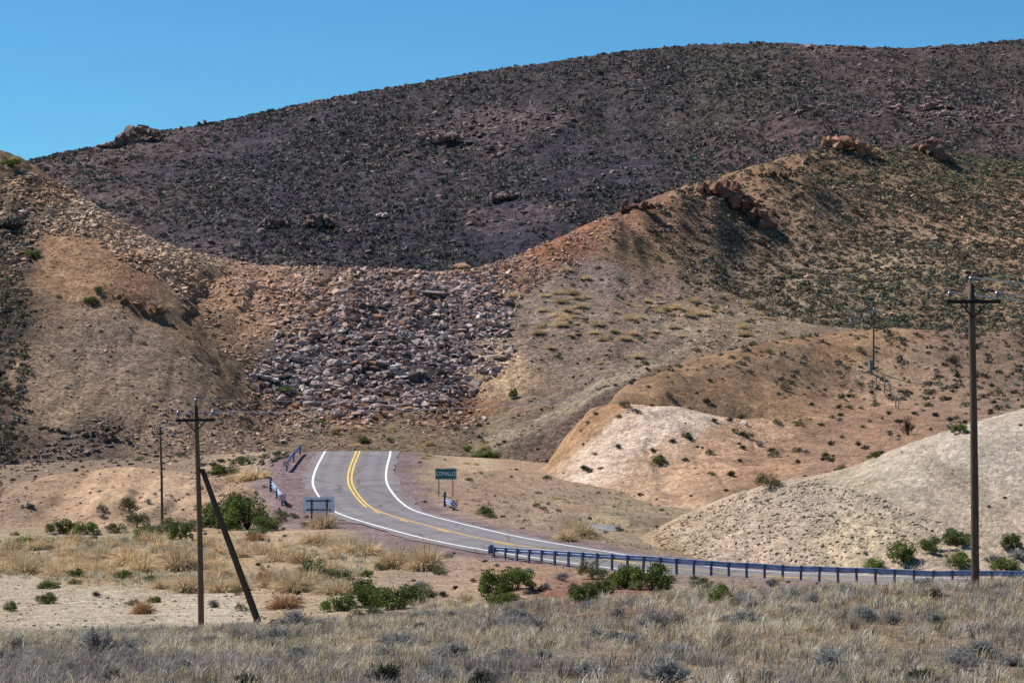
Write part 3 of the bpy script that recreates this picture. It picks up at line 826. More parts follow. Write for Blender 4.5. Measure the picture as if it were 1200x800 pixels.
def build_rocks(name, label, parts, mat=None, sink=0.22):
    Vs = []; Fs = []; Cs = []; b = 0
    for (p, size, col, asp) in parts:
        V, f, c = scatter_mesh(RT, p[:, :3] + np.c_[np.zeros(len(p)), np.zeros(len(p)), size * (0.12 - (sink if name == 'rubble' else 0))], size, col, 0.5, asp)
        Vs.append(V); Fs.append(f + b); Cs.append(c); b += len(V)
    me = mesh_np(name, np.vstack(Vs), np.vstack(Fs), mat or ROCK, np.vstack(Cs))
    return tag(link(name, me), label, kind='stuff')


def rsize(n, a, b, pw=3.0):
    return a + (b - a) * rng.uniform(0, 1, n) ** pw


def asp(n):
    return np.c_[rng.uniform(0.8, 1.4, n), rng.uniform(0.7, 1.1, n), rng.uniform(0.6, 1.2, n)]


core = [(285, 330), (420, 316), (600, 320), (600, 420), (545, 470), (420, 475), (300, 465), (290, 440), (330, 400)]
p1 = sow('A', 34000, 280, 392, 100, 760, lambda u, v, d: pip(SCREE, u + 16 * fbm(u / 25, v / 18, 3, 661), v + 16 * fbm(u / 25, v / 18, 3, 663)) & (rng.uniform(0, 1, len(u)) < 0.75 + 0.6 * fbm((u - 600) / F * d / 5, d / 16, 3, 665)))
inc = pip(core, p1[:, 3], p1[:, 4])
GREY = [(288, 445), (320, 415), (380, 398), (440, 402), (500, 380), (575, 392), (590, 420), (548, 468), (470, 480), (430, 492), (330, 470)]
ing = pip(GREY, p1[:, 3] + 14 * fbm(p1[:, 0] / 3, p1[:, 1] / 3, 3, 651), p1[:, 4] + 14 * fbm(p1[:, 0] / 3, p1[:, 1] / 3, 3, 653))
ing |= pip([(300, 440), (330, 380), (420, 325), (600, 325), (600, 420), (548, 470)], p1[:, 3], p1[:, 4]) & (rng.uniform(0, 1, len(p1)) < .5)
s1 = np.where(inc, rsize(len(p1), 0.09, 0.9, 5.0), rsize(len(p1), 0.07, 0.55, 5.0))
s1 = np.where(ing & (rng.uniform(0, 1, len(p1)) < .6), rsize(len(p1), 0.11, 0.95, 3.6), s1)
GT = np.array([lin((160, 148, 147)), lin((142, 129, 130)), lin((116, 103, 103)), lin((184, 172, 166)), lin((148, 122, 112))])
c1 = rock_cols(soil_at('A', p1), 0.5)
c1 = np.where(ing[:, None], c1 * .3 + .7 * GT[rng.integers(0, 5, len(p1))] * np.array([1.06, 1.0, .93]) * K * rng.uniform(.7, 1.25, (len(p1), 1)), c1)
lf = np.clip((430 - p1[:, 3]) / 200, 0, 1)[:, None] * (~ing)[:, None]
ed = (~ing)[:, None] * 0.22
c1 = c1 * (1 - ed) + lin((176, 132, 100)) * K * rng.uniform(.7, 1.2, (len(p1), 1)) * ed
c1 = c1 * (1 - .35 * lf) + lin((186, 148, 114)) * K * rng.uniform(.7, 1.2, (len(p1), 1)) * .35 * lf
p2 = sow('A', 7500, 290, 380, -60, 225, lambda u, v, d: pip(LEFTROCK, u, v))
p3 = sow('A', 900, 262, 300, 130, 450, lambda u, v, d: pip(BASEROCK, u, v))
p4 = sow('A', 200, 255, 290, -60, 160, lambda u, v, d: pip(LEDGE, u, v))
p5 = sow('A', 16000, 262, 420, -60, 900, lambda u, v, d: rng.uniform(0, 1, len(u)) < 0.45 + 0.8 * fbm((u - 600) / F * d / 9, d / 12, 3, 641))
c4 = np.tile(lin((120, 104, 92)) * K, (len(p4), 1)) * rng.uniform(.7, 1.3, (len(p4), 1))
p7 = sow('G', 1300, 224, 264, -80, 335)
p6 = sow('A', 3500, 340, 620, 740, 1430, lambda u, v, d: v < 400)
build_rocks('scree', 'loose broken rock covering the slide and the left hill', [
    (p1, s1, c1, asp(len(p1))), (p2, rsize(len(p2), 0.10, 0.75, 3.4), rock_cols(soil_at('A', p2), 0.4, 1.1) * .6 + .4 * lin((188, 152, 118)) * K * rng.uniform(.65, 1.2, (len(p2), 1)), asp(len(p2))),
    (p3, rsize(len(p3), 0.13, 0.5, 3), rock_cols(soil_at('A', p3), 0.4), asp(len(p3))), (p4, rsize(len(p4), 0.15, 0.6, 3), c4, asp(len(p4))),
    (p7, rsize(len(p7), .07, .45, 4), rock_cols(soil_at('G', p7), .4, .9), asp(len(p7))), (p6, rsize(len(p6), 0.15, 0.9, 4), rock_cols(soil_at('A', p6), 0.45, 1.1), asp(len(p6))), (p5, rsize(len(p5), 0.06, 0.34, 3.2), rock_cols(soil_at('A', p5), 0.35, 1.2), asp(len(p5)))])

RUB = [(765, 628), (800, 606), (870, 578), (960, 560), (1050, 590), (1140, 628), (1140, 640), (1040, 645), (950, 662), (790, 655)]
pc = sow('C', 4200, 150, 180, 740, 1200, lambda u, v, d: pip(RUB, u, v))
pc2 = sow('C', 700, 150, 182, 740, 1300)
pb = sow('B', 900, 210, 340, 600, 1400)
pd = sow('D', 1500, 185, 222, -60, 330)
pg = sow('G', 2600, 92, 140, -40, 480, lambda u, v, d: (v < 745) & (v > 672))
pg2 = sow('G', 2600, 105, 215, 300, 1250, lambda u, v, d: road_near((u - 600) / F * d, d)[0] > 5.2)
build_rocks('rubble', 'small pale stones littering the clay slope, spur and valley floor', [
    (pc, rsize(len(pc), 0.06, 0.27, 3.6), soil_at('C', pc) * rng.uniform(.9, 1.25, (len(pc), 1)), asp(len(pc))), (pc2, rsize(len(pc2), 0.04, 0.13, 3), soil_at('C', pc2) * rng.uniform(.7, 1.1, (len(pc2), 1)), asp(len(pc2))),
    (pb, rsize(len(pb), 0.08, 0.35, 3), rock_cols(soil_at('B', pb), 0.3, 1.1), asp(len(pb))), (pd, rsize(len(pd), 0.06, 0.3, 4), rock_cols(soil_at('D', pd), 0.3, 1.0), asp(len(pd))),
    (pg, rsize(len(pg), 0.04, 0.15, 3), soil_at('G', pg) * rng.uniform(.75, 1.2, (len(pg), 1)), asp(len(pg))), (pg2, rsize(len(pg2), 0.04, 0.16, 3), rock_cols(soil_at('G', pg2), 0.25, 1.0), asp(len(pg2)))])

# rocks on the mountain: outcrops as things, the rest as one mass
pm = sow('M', 12000, 780, 1300, -230, 1430, lambda u, v, d: rng.uniform(0, 1, len(u)) < 0.08 + smooth(0.1, 0.6, fbm((u - 600) / F * d / 55, d / 70, 4, 321)))
cm = np.tile(lin((142, 118, 110)) * K, (len(pm), 1)) * rng.uniform(.6, 1.25, (len(pm), 1))
build_rocks('mountain_scree', 'brown rock scattered over the dark mountain', [(pm, rsize(len(pm), 0.3, 2.2, 4), cm, asp(len(pm)))])


def boulder(u, v, size, rgb, label, asp3=(1.2, 1.0, 0.8), group=None, tmpl=None, name='boulder', cat='boulder', sink=0.35, rz=None):
    """size = width in metres"""
    x, y, z = at(u, v)
    V, f = RTB[tmpl if tmpl is not None else random.randrange(len(RTB))]
    V = V * np.array(asp3) * size * 0.5
    c = np.tile(lin(rgb) * K, (len(V), 1))
    o = link(name, mesh_np(name, V, f, ROCK, c), None, (x, y, z + size * 0.5 * asp3[2] * (0.65 - sink)))
    o.rotation_euler = (random.uniform(-.2, .2), random.uniform(-.2, .2), random.uniform(0, 6.28) if rz is None else rz)
    return tag(o, label, cat, group)


def outcrop(u, v, pieces, rgb, label, sc=1.0, seed=1, name='rock_outcrop', cat='rock outcrop', lift=0.1):
    """one craggy mass of overlapping angular blocks; pieces: (dx px, dy px, width m, aspect)"""
    x, y, z = at(u, v); px = F / y
    r = np.random.default_rng(seed); Vs = []; Fs = []; b = 0; Cs = []
    for (dx, dy, w, a3) in pieces:
        V, f = RTB[r.integers(len(RTB))]
        w = w * sc
        blocks = [(V * np.array(a3) * np.array([1, 1, 1.5]) * w * 0.42, 0.0, 0.0, 0.0)]
        for _ in range(4):
            V2, f2 = RTB[r.integers(len(RTB))]
            blocks.append((V2 * np.array([1, 1, 1.4]) * w * r.uniform(.14, .27), r.uniform(-.5, .5) * w, r.uniform(-.35, .2) * w, r.uniform(-.15, .22) * w, f2))
        R = rot_z(np.array([r.uniform(0, 6.28)]))[0]
        gx = dx / px; gy = r.uniform(-0.2, 0.2) * w
        gz = float(ground_at(np.array([x + gx]), np.array([y + gy]))[0]) - z
        for q_, bk in enumerate(blocks):
            Rb = R if q_ == 0 else rot_z(np.array([r.uniform(0, 6.28)]))[0] @ rot_x(np.array([r.normal(0, .4)]))[0]
            f_ = f if q_ == 0 else bk[4]
            Vs.append(bk[0] @ Rb.T + np.array([gx + bk[1], gy + bk[2], gz + lift * w + bk[3] + max(0, -dy) / px])); Fs.append(f_ + b); b += len(bk[0])
            Cs.append(np.tile(lin(rgb) * K * r.uniform(0.75, 1.2), (len(bk[0]), 1)))
    o = link(name, mesh_np(name, np.vstack(Vs), np.vstack(Fs), ROCK, np.vstack(Cs)), None, (x, y, z))
    return tag(o, label, cat)


outcrop(155, 168, [(-28, -3, 11, (1.3, 1, .7)), (-14, -8, 12, (1.2, 1, 1.0)), (-2, -12, 12, (1.1, 1, 1.1)), (12, -14, 11, (1.3, 1, .9)), (24, -12, 10, (1.4, 1, .8)), (2, 4, 12, (1.4, 1, .7)), (-20, 8, 8, (1.3, 1, .7)), (34, 0, 7, (1.2, 1, .5)), (-40, 4, 7, (1.3, 1, .6)), (8, 14, 8, (1.3, 1, .6))],
        (138, 112, 102), 'craggy brown tor standing on the left skyline of the dark mountain', sc=.85, lift=-0.1, seed=33)
outcrop(378, 266, [(-4, 0, 5, (1, 1, 1.2)), (4, -2, 4.5, (1, 1, 1.1)), (10, 3, 3.5, (1.2, 1, .8)), (-14, 4, 4, (1.2, 1, .7))], (140, 112, 104), 'dark red rock knob low on the mountain above the left hill crest', sc=1.5, lift=0.25, seed=5)
outcrop(325, 268, [(-4, 0, 5, (1.3, 1, .8)), (6, 2, 4, (1.2, 1, .7)), (-12, 3, 4, (1.3, 1, .6))], (122, 102, 98), 'low dark rock ledge left of the red knob on the mountain', sc=1.4, lift=0.2, seed=6)
outcrop(525, 165, [(-18, 6, 6, (1.4, 1, .6)), (-6, 2, 6, (1.3, 1, .7)), (6, -2, 6, (1.3, 1, .7)), (18, -5, 5, (1.3, 1, .7)), (-30, 10, 5, (1.4, 1, .6))], (148, 120, 114), 'pinkish broken rock band across the middle of the dark mountain', sc=1.4, lift=0.2, seed=7)
outcrop(590, 236, [(-10, 4, 5, (1.3, 1, .6)), (0, 0, 5, (1.3, 1, .8)), (10, 4, 5, (1.3, 1, .6))], (144, 118, 112), 'pinkish rock patch above the saddle of the rock slide', sc=1.4, lift=0.2, seed=8)
outcrop(448, 256, [(-4, 0, 4, (1.4, 1, .5)), (5, 1, 3.5, (1.3, 1, .6))], (178, 160, 150), 'pale rock spot on the mountain face above the slide', sc=1.3, lift=0.2, seed=9)
outcrop(240, 148, [(-4, 0, 5, (1.3, 1, .5)), (6, 0, 5, (1.3, 1, .5))], (90, 74, 70), 'small dark rocks on the skyline right of the brown tor', sc=1.3, lift=0.1, seed=10)
outcrop(1080, 130, [(-30, 6, 7, (1.4, 1, .6)), (-10, 0, 8, (1.3, 1, .7)), (12, -4, 7, (1.3, 1, .7)), (32, 2, 7, (1.3, 1, .6))], (138, 110, 102), 'broad reddish rock ledges high on the right of the mountain', sc=1.1, lift=0.05, seed=11)
outcrop(935, 135, [(-14, 8, 7, (1.4, 1, .6)), (0, 2, 7, (1.3, 1, .7)), (14, -6, 6, (1.3, 1, .7))], (142, 114, 108), 'sloping pinkish rock rib above the scrubby hill', sc=1.1, lift=0.05, seed=12)
outcrop(1000, 180, [(-22, -3, 4.6, (1.1, 1, 1.0)), (-10, -6, 5.0, (1.2, 1, 1.0)), (4, -5, 4.2, (1.0, 1, 1.1)), (14, -3, 4.2, (1, 1, 1.3)), (25, 0, 3.2, (1.1, 1, .8)), (-30, 2, 3.4, (1.2, 1, .7)), (10, 5, 4.0, (1, 1, 1)), (22, 8, 2.4, (1, 1, .7)), (30, 14, 2.6, (1.3, 1, .5)), (-14, 5, 2.8, (1, 1, .7))],
        (156, 114, 90), 'large jagged orange rock crag on top of the scrubby hill', sc=1.15, lift=0.05, seed=14)
outcrop(1093, 182, [(-6, -6, 3.6, (1, 1, 1.2)), (-1, -10, 3.2, (1, 1, 1.2)), (8, -2, 3.8, (1.1, 1, .9)), (15, 1, 3.2, (1.1, 1, .8)), (-14, 4, 3.2, (1.2, 1, .7)), (-22, 7, 2.6, (1.2, 1, .6)), (2, 4, 3.0, (1, 1, .8))],
        (140, 104, 88), 'dark red split rock crag right of the orange crag on the scrubby hill', sc=1.3, lift=0.12, seed=15)
outcrop(870, 252, [(-32, 2, 4.5, (1.4, 1, .7)), (-20, -5, 4.6, (1.2, 1, .8)), (-8, -6, 4.4, (1.2, 1, .9)), (4, -7, 4.6, (1.2, 1, 1.0)), (16, -2, 4.6, (1.2, 1, .9)), (28, 5, 4.6, (1.2, 1, .8)), (36, 10, 3.4, (1.1, 1, .8)), (10, 6, 4.4, (1.3, 1, .8)), (-12, 6, 3.6, (1.2, 1, .6)), (-42, 8, 3.2, (1.3, 1, .5))],
        (150, 108, 88), 'broad reddish slab outcrop on the left flank of the scrubby hill', sc=1.15, lift=0.1, seed=16)
outcrop(905, 205, [(-14, 2, 3, (1.3, 1, .6)), (0, 0, 3, (1.3, 1, .6)), (14, -3, 3, (1.3, 1, .6)), (26, -6, 2.6, (1.3, 1, .6))], (128, 92, 70), 'low brown rock step along the crest left of the orange crag', sc=.9, lift=0.05, seed=17)
outcrop(745, 243, [(-12, 4, 3.4, (1.3, 1, .7)), (-2, 0, 3.2, (1.2, 1, .8)), (8, -3, 3.0, (1.2, 1, .7)), (18, -8, 2.6, (1.2, 1, .7))], (112, 80, 70), 'dark brown rocks where the slide crest meets the scrubby hill', sc=.9, lift=0.0, seed=18)
outcrop(168, 362, [(-22, 4, 2.0, (1.6, 1, .6)), (-8, 2, 2.4, (1.5, 1, .7)), (6, 0, 2.6, (1.4, 1, .8)), (16, -4, 2.4, (1.2, 1, .9)), (20, -12, 1.8, (1, 1, .9)), (-32, 6, 1.4, (1.5, 1, .5))], (128, 96, 68), 'overhanging earth ledge with a dark hollow on the left hill', sc=0.8, lift=-0.08, seed=19)
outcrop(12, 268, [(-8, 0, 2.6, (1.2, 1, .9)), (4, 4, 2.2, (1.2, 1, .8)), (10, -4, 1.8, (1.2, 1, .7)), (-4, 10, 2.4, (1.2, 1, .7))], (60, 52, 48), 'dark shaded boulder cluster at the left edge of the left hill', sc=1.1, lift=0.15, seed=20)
outcrop(120, 512, [(-60, 26, 1.6, (1.5, 1, .6)), (-44, 20, 2.0, (1.4, 1, .7)), (-28, 14, 2.2, (1.4, 1, .7)), (-14, 8, 2.2, (1.3, 1, .8)), (0, 0, 2.0, (1.3, 1, .8)), (12, -6, 1.8, (1.3, 1, .7)), (22, -12, 1.5, (1.3, 1, .7)), (-72, 32, 1.4, (1.4, 1, .6))], (116, 100, 88), 'dark rock ledge along the foot of the left hill above the cream mound', sc=0.7, lift=0.0, seed=21)


BIG = [(541, 317, 2.9, (178, 140, 112), 'large pale orange boulder perched on the saddle crest of the rock slide', (1.3, 1, .9)),
       (268, 302, 1.6, (185, 155, 122), 'cream block on the crest of the left hill where the slope flattens', (1.1, 1, 1.0)),
       (441, 376, 2.2, (150, 112, 88), 'brown block with a black shaded face in the middle of the slide', (1, 1, 1)),
       (312, 446, 2.1, (150, 142, 142), 'flat light grey slab low on the left of the slide', (1.6, 1, .5)),
       (503, 346, 3.4, (134, 118, 112), 'long grey slab high in the middle of the slide', (1.7, 1, .4)),
       (378, 366, 1.7, (158, 98, 66), 'rusty orange block left of the brown block', (1.4, 1, .7)),
       (503, 398, 1.9, (150, 138, 130), 'light grey rounded block right of the slide centre', (1.2, 1, .8)),
       (450, 432, 1.8, (132, 124, 126), 'squarish grey block above the rusty rock band', (1, 1, .9)),
       (470, 404, 1.7, (110, 92, 82), 'dark brown block beside a black gap in the slide', (1.1, 1, 1)),
       (405, 402, 1.9, (88, 76, 72), 'dark block at the upper edge of the grey rock patch', (1.3, 1, .8)),
       (372, 424, 1.6, (120, 114, 118), 'bluish grey block in the grey rock patch', (1.1, 1, .8)),
       (520, 386, 2.0, (142, 126, 118), 'grey brown slab right of the light grey rounded block', (1.3, 1, .7)),
       (298, 422, 1.3, (186, 160, 128), 'pale block at the left rim of the slide', (1.2, 1, .7)),
       (478, 482, 1.5, (170, 128, 92), 'tan block in the rusty rock band', (1.4, 1, .7)),
       (345, 478, 1.4, (166, 112, 76), 'orange rock at the left foot of the slide', (1.2, 1, .8)),
       (78, 456, 0.8, (205, 190, 165), 'lone white stone on the smooth left slope', (1.3, 1, .8)),
       (25, 252, 1.7, (210, 205, 200), 'white stone at the left edge high on the left hill', (1.3, 1, .7)),
       (33, 595, 1.0, (185, 165, 140), 'grey stone on the cream mound at the left edge', (1, 1, 1)),
       (219, 580, 0.5, (215, 205, 190), 'small white stone on the cream mound behind the braced pole', (1.3, 1, .7)),
       (590, 690, 0.55, (196, 172, 148), 'pale rock lying between the green bushes on the bank', (1, 1, 1.1)),
       (1055, 463, 0.8, (200, 180, 160), 'pale stone below the row of old fence posts', (1.4, 1, .6)),
       (872, 497, 1.0, (205, 185, 165), 'pale block on the tan dome of the spur', (1.2, 1, .7)),
       (948, 738, 0.28, (176, 140, 104), 'small tan stone in the foreground grass below the grey shrubs', (1.3, 1, .7))]
for (u, v, w, rgb, lab, a3) in BIG:
    boulder(u, v, w, rgb, lab, a3)
pbig = sow('A', 170, 285, 350, 230, 610, lambda u, v, d: pip(core, u, v))
sizes = np.sort(rsize(len(pbig), 0.75, 2.2, 3.0))[::-1]
cb_ = rock_cols(soil_at('A', pbig), 0.55, 1.1)
proto = []
for i in range(len(pbig)):
    if i < 12:
        V, f = RTB[i % 6]
        o = link('boulder', mesh_np('boulder', V * 0.5 * np.array([1.15, .95, .9 if i % 2 else .7]), f, ROCK, np.tile(cb_[i], (len(V), 1))))
        proto.append(o)
    else:
        o = proto[i % 12].copy(); COL.objects.link(o)
    o.location = pbig[i, :3] + np.array([0, 0, 0.1 * sizes[i]]); o.scale = (sizes[i],) * 3
    o.rotation_euler = (random.uniform(-.5, .5), random.uniform(-.5, .5), random.uniform(0, 6.28))
    tag(o, 'angular grey brown boulder lying among others in the rock slide', 'boulder', 'boulders of the rock slide')

# ------------------------------------------------------------------ plants
LEAF = attr_mat('bush_leaves', 0.75, 1.2, 0.35, transl=0.18)
DRY = attr_mat('dry_stems', 0.9, 1.5, 0.25, transl=0.25)


def leaf_bush(seed, nclump=14, nleaf=130, leaf=0.085, rgb=(58, 72, 30), rgb2=(86, 96, 44), flat=0.62, stems=14, stem_rgb=(84, 70, 56)):
    """a bush 2 m wide and about 1.2 m tall of leaf sprays around woody stems"""
    r = np.random.default_rng(seed); Vs = []; Cs = []; Fs = []; b = 0
    c1 = lin(rgb); c2 = lin(rgb2)
    for k in range(nclump):
        a = r.uniform(0, 6.28); rr = math.sqrt(r.uniform(0, 1)) * 0.72; h = r.uniform(0.25, 1.0) * (1 - 0.5 * rr) * flat * 1.6
        c = np.array([math.cos(a) * rr, math.sin(a) * rr, h]); cr = r.uniform(0.13, 0.33)
        n = int(nleaf * r.uniform(0.7, 1.3))
        dirs = r.normal(size=(n, 3)); dirs /= np.linalg.norm(dirs, axis=1)[:, None]
        pos = c + dirs * cr * r.uniform(0.35, 1.15, (n, 1)) ** 0.6 * np.array([1, 1, 0.85])
        pos[:, 2] = np.maximum(pos[:, 2], 0.02)
        ax = r.normal(size=(n, 3)); ax /= np.linalg.norm(ax, axis=1)[:, None]; ax[:, 2] = np.abs(ax[:, 2]) * 0.8
        bx = np.cross(ax, r.normal(size=(n, 3))); bx /= np.linalg.norm(bx, axis=1)[:, None]
        L = leaf * r.uniform(0.6, 1.4, (n, 1)); W = L * 0.42
        q = np.stack([pos - ax * L * .2, pos + ax * L * .5 + bx * W, pos + ax * L * 1.2, pos + ax * L * .5 - bx * W], 1)
        t = np.clip(r.uniform(0, 1) * 0.7 + r.uniform(-.2, .4, (n, 1)), 0, 1)
        Cs.append(np.repeat((c1 * (1 - t) + c2 * t)[:, None, :], 4, 1).reshape(-1, 3)); Vs.append(q.reshape(-1, 3))
        i = np.arange(n)[:, None] * 4 + b
        Fs.append(np.vstack([i + np.array([0, 1, 2]), i + np.array([0, 2, 3])])); b += 4 * n
    for k in range(stems):
        a = r.uniform(0, 6.28); e = np.array([math.cos(a) * r.uniform(.3, .9), math.sin(a) * r.uniform(.3, .9), r.uniform(.5, 1.0) * flat * 1.7])
        w = np.array([-math.sin(a), math.cos(a), 0]) * 0.014
        Vs.append(np.array([-w, w, e + w * .3, e - w * .3])); Cs.append(np.tile(lin(stem_rgb), (4, 1)))
        Fs.append(np.array([[0, 1, 2], [0, 2, 3]]) + b); b += 4
    return np.vstack(Vs), np.vstack(Fs), np.vstack(Cs)


def blade_tuft(seed, n=500, rad=1.0, h=0.8, w=0.014, rgb=(205, 172, 112), rgb2=(168, 132, 84), droop=0.6, spread=0.9, stand=0.25):
    """radiating stems: tussock grass or a twiggy dry shrub, about 2*rad wide"""
    r = np.random.default_rng(seed)
    a = r.uniform(0, 6.28, n); t = r.uniform(0, 1, n) ** 0.7 * spread
    base = np.c_[np.cos(a), np.sin(a), np.zeros(n)] * (r.uniform(0, 1, n) ** .5 * rad * 0.35)[:, None]
    L = h * r.uniform(0.55, 1.15, n)
    dirn = np.c_[np.cos(a) * np.sin(t), np.sin(a) * np.sin(t), np.cos(t)]
    dirn += r.normal(0, 0.12, (n, 3)); side = np.c_[-np.sin(a), np.cos(a), np.zeros(n)]
    ph = r.uniform(0, 6.28, n); side = side * np.cos(ph)[:, None] + np.cross(dirn, side) * np.sin(ph)[:, None]
    p1 = base + dirn * (L * 0.55)[:, None]
    p2 = p1 + (dirn * np.array([1.15, 1.15, 1.0]) - np.array([0, 0, 1]) * (droop * np.sin(t))[:, None]) * (L * 0.5)[:, None]
    p2[:, 2] = np.maximum(p2[:, 2], 0.02)
    W = (w * r.uniform(.6, 1.4, n))[:, None]
    q = np.stack([base - side * W, base + side * W, p1 + side * W * .8, p1 - side * W * .8, p2], 1)
    k = r.uniform(0, 1, (n, 1)); c = lin(rgb) * (1 - k) + lin(rgb2) * k
    i = np.arange(n)[:, None] * 5
    f = np.vstack([i + np.array([0, 1, 2]), i + np.array([0, 2, 3]), i + np.array([3, 2, 4])])
    return q.reshape(-1, 3), f, np.repeat(c[:, None], 5, 1).reshape(-1, 3)


def twig_shrub(seed, rgb, rgb2, n=340, leaves=900, rad=1.0, h=0.75, leaf_rgb=None):
    """grey shrub: branching twigs with tiny leaves"""
    r = np.random.default_rng(seed)
    Vs = []; Fs = []; Cs = []; b = 0

    def strip(p0, p1, w0, w1, c):
        nonlocal b
        dv = p1 - p0; s = np.cross(dv, r.normal(size=p0.shape)); s /= np.maximum(np.linalg.norm(s, axis=1), 1e-6)[:, None]
        q = np.stack([p0 - s * w0, p0 + s * w0, p1 + s * w1, p1 - s * w1], 1); m = len(p0)
        Vs.append(q.reshape(-1, 3)); Cs.append(np.repeat(c[:, None], 4, 1).reshape(-1, 3))
        i = np.arange(m)[:, None] * 4 + b; Fs.append(np.vstack([i + np.array([0, 1, 2]), i + np.array([0, 2, 3])])); b += 4 * m

    nb = 40
    a = r.uniform(0, 6.28, nb); t = r.uniform(0.1, 1.25, nb)
    d0 = np.c_[np.cos(a) * np.sin(t), np.sin(a) * np.sin(t), np.cos(t)]
    e0 = d0 * r.uniform(.45, .75, (nb, 1)) * np.array([rad, rad, h]) + r.normal(0, .03, (nb, 3)); e0[:, 2] = np.abs(e0[:, 2]) + .05
    k = r.uniform(0, 1, (nb, 1)); strip(np.zeros((nb, 3)), e0, .016, .010, (lin(rgb2) * 0.8) * np.ones((nb, 1)))
    ids = r.integers(0, nb, n); st = e0[ids] * r.uniform(.45, 1.0, (n, 1))
    dd = d0[ids] + r.normal(0, .5, (n, 3)); dd[:, 2] = np.abs(dd[:, 2]) + 0.25; dd /= np.linalg.norm(dd, axis=1)[:, None]
    en = st + dd * r.uniform(.16, .36, (n, 1)) * np.array([rad, rad, h])
    k = r.uniform(0, 1, (n, 1)); strip(st, en, .009, .005, lin(rgb) * (1 - k) + lin(rgb2) * k)
    ids = r.integers(0, n, leaves); p = st[ids] + (en[ids] - st[ids]) * r.uniform(.2, 1.1, (leaves, 1))
    dd = r.normal(size=(leaves, 3)); dd[:, 2] = np.abs(dd[:, 2]); dd /= np.linalg.norm(dd, axis=1)[:, None]
    k = r.uniform(0, 1, (leaves, 1)); lr = lin(leaf_rgb if leaf_rgb else rgb)
    strip(p, p + dd * r.uniform(.04, .10, (leaves, 1)), .013, .008, lr * (0.75 + .5 * k))
    return np.vstack(Vs), np.vstack(Fs), np.vstack(Cs)


def meshes(name, mat, arrs):
    return [mesh_np(name, *a[:2], mat, a[2]) for a in arrs]


GREEN = meshes('green_bush', LEAF, [leaf_bush(10 + i, 24, 150, 0.060, (78, 98, 42), (134, 142, 78), stems=40) for i in range(4)])
OLIVE = meshes('olive_bush', LEAF, [leaf_bush(30 + i, 20, 120, 0.056, (88, 94, 62), (128, 128, 90)) for i in range(3)])
TUSS = meshes('grass_tussock', DRY, [blade_tuft(50 + i, 620, 1.0, 1.0, 0.016, (226, 205, 166), (190, 162, 122), 0.9, 1.35) for i in range(4)])
RUST = meshes('grass_tussock', DRY, [blade_tuft(60 + i, 620, 1.0, 0.95, 0.016, (190, 152, 114), (152, 114, 82), 0.8, 1.4) for i in range(2)])
SAGE = meshes('grey_shrub', DRY, [twig_shrub(70 + i, (160, 152, 146), (116, 106, 104), leaf_rgb=(150, 146, 138)) for i in range(4)])
BLUE = meshes('grey_shrub', DRY, [twig_shrub(80 + i, (158, 154, 148), (116, 108, 106), leaf_rgb=(150, 150, 144), leaves=1500) for i in range(3)])
DARK = meshes('dark_shrub', LEAF, [twig_shrub(90 + i, (80, 74, 66), (58, 54, 48), leaf_rgb=(84, 86, 64), leaves=1400) for i in range(3)])
SPINY = meshes('thorny_shrub', DRY, [twig_shrub(95 + i, (70, 62, 58), (44, 38, 38), leaves=200, n=420, leaf_rgb=(92, 86, 70), h=1.0) for i in range(2)])


def plant(me, u, v, width, height=1.0, label=None, cat='bush', group=None, name=None, xy=None):
    if xy is None: x, y, z = at(u, v)
    else: x, y = xy; z = float(ground_at(np.array([x]), np.array([y]))[0])
    m = random.choice(me)
    o = link(name or m.name.split('.')[0], m, None, (x, y, z - 0.03 * width))
    s = width / 2.0
    if me is GREEN or me is OLIVE: s *= 1.3
    if me is TUSS or me is RUST: s *= 1.3; height *= 1.25
    if me is SAGE or me is BLUE or me is DARK: s *= 1.15; height *= 1.1
    o.scale = (s, s * random.uniform(.8, 1.0), s * height); o.rotation_euler = (0, 0, random.uniform(0, 6.28))
    return tag(o, label, cat, group)


def px(u, v, wpx):
    return wpx * at(u, v)[1] / F


def bush_px(me, u, v, wpx, hr, label, cat='bush', group=None):
    """v is the foot of the plant, wpx its width in the survey photograph"""
    return plant(me, u, v, px(u, v, wpx), hr, label, cat, group)


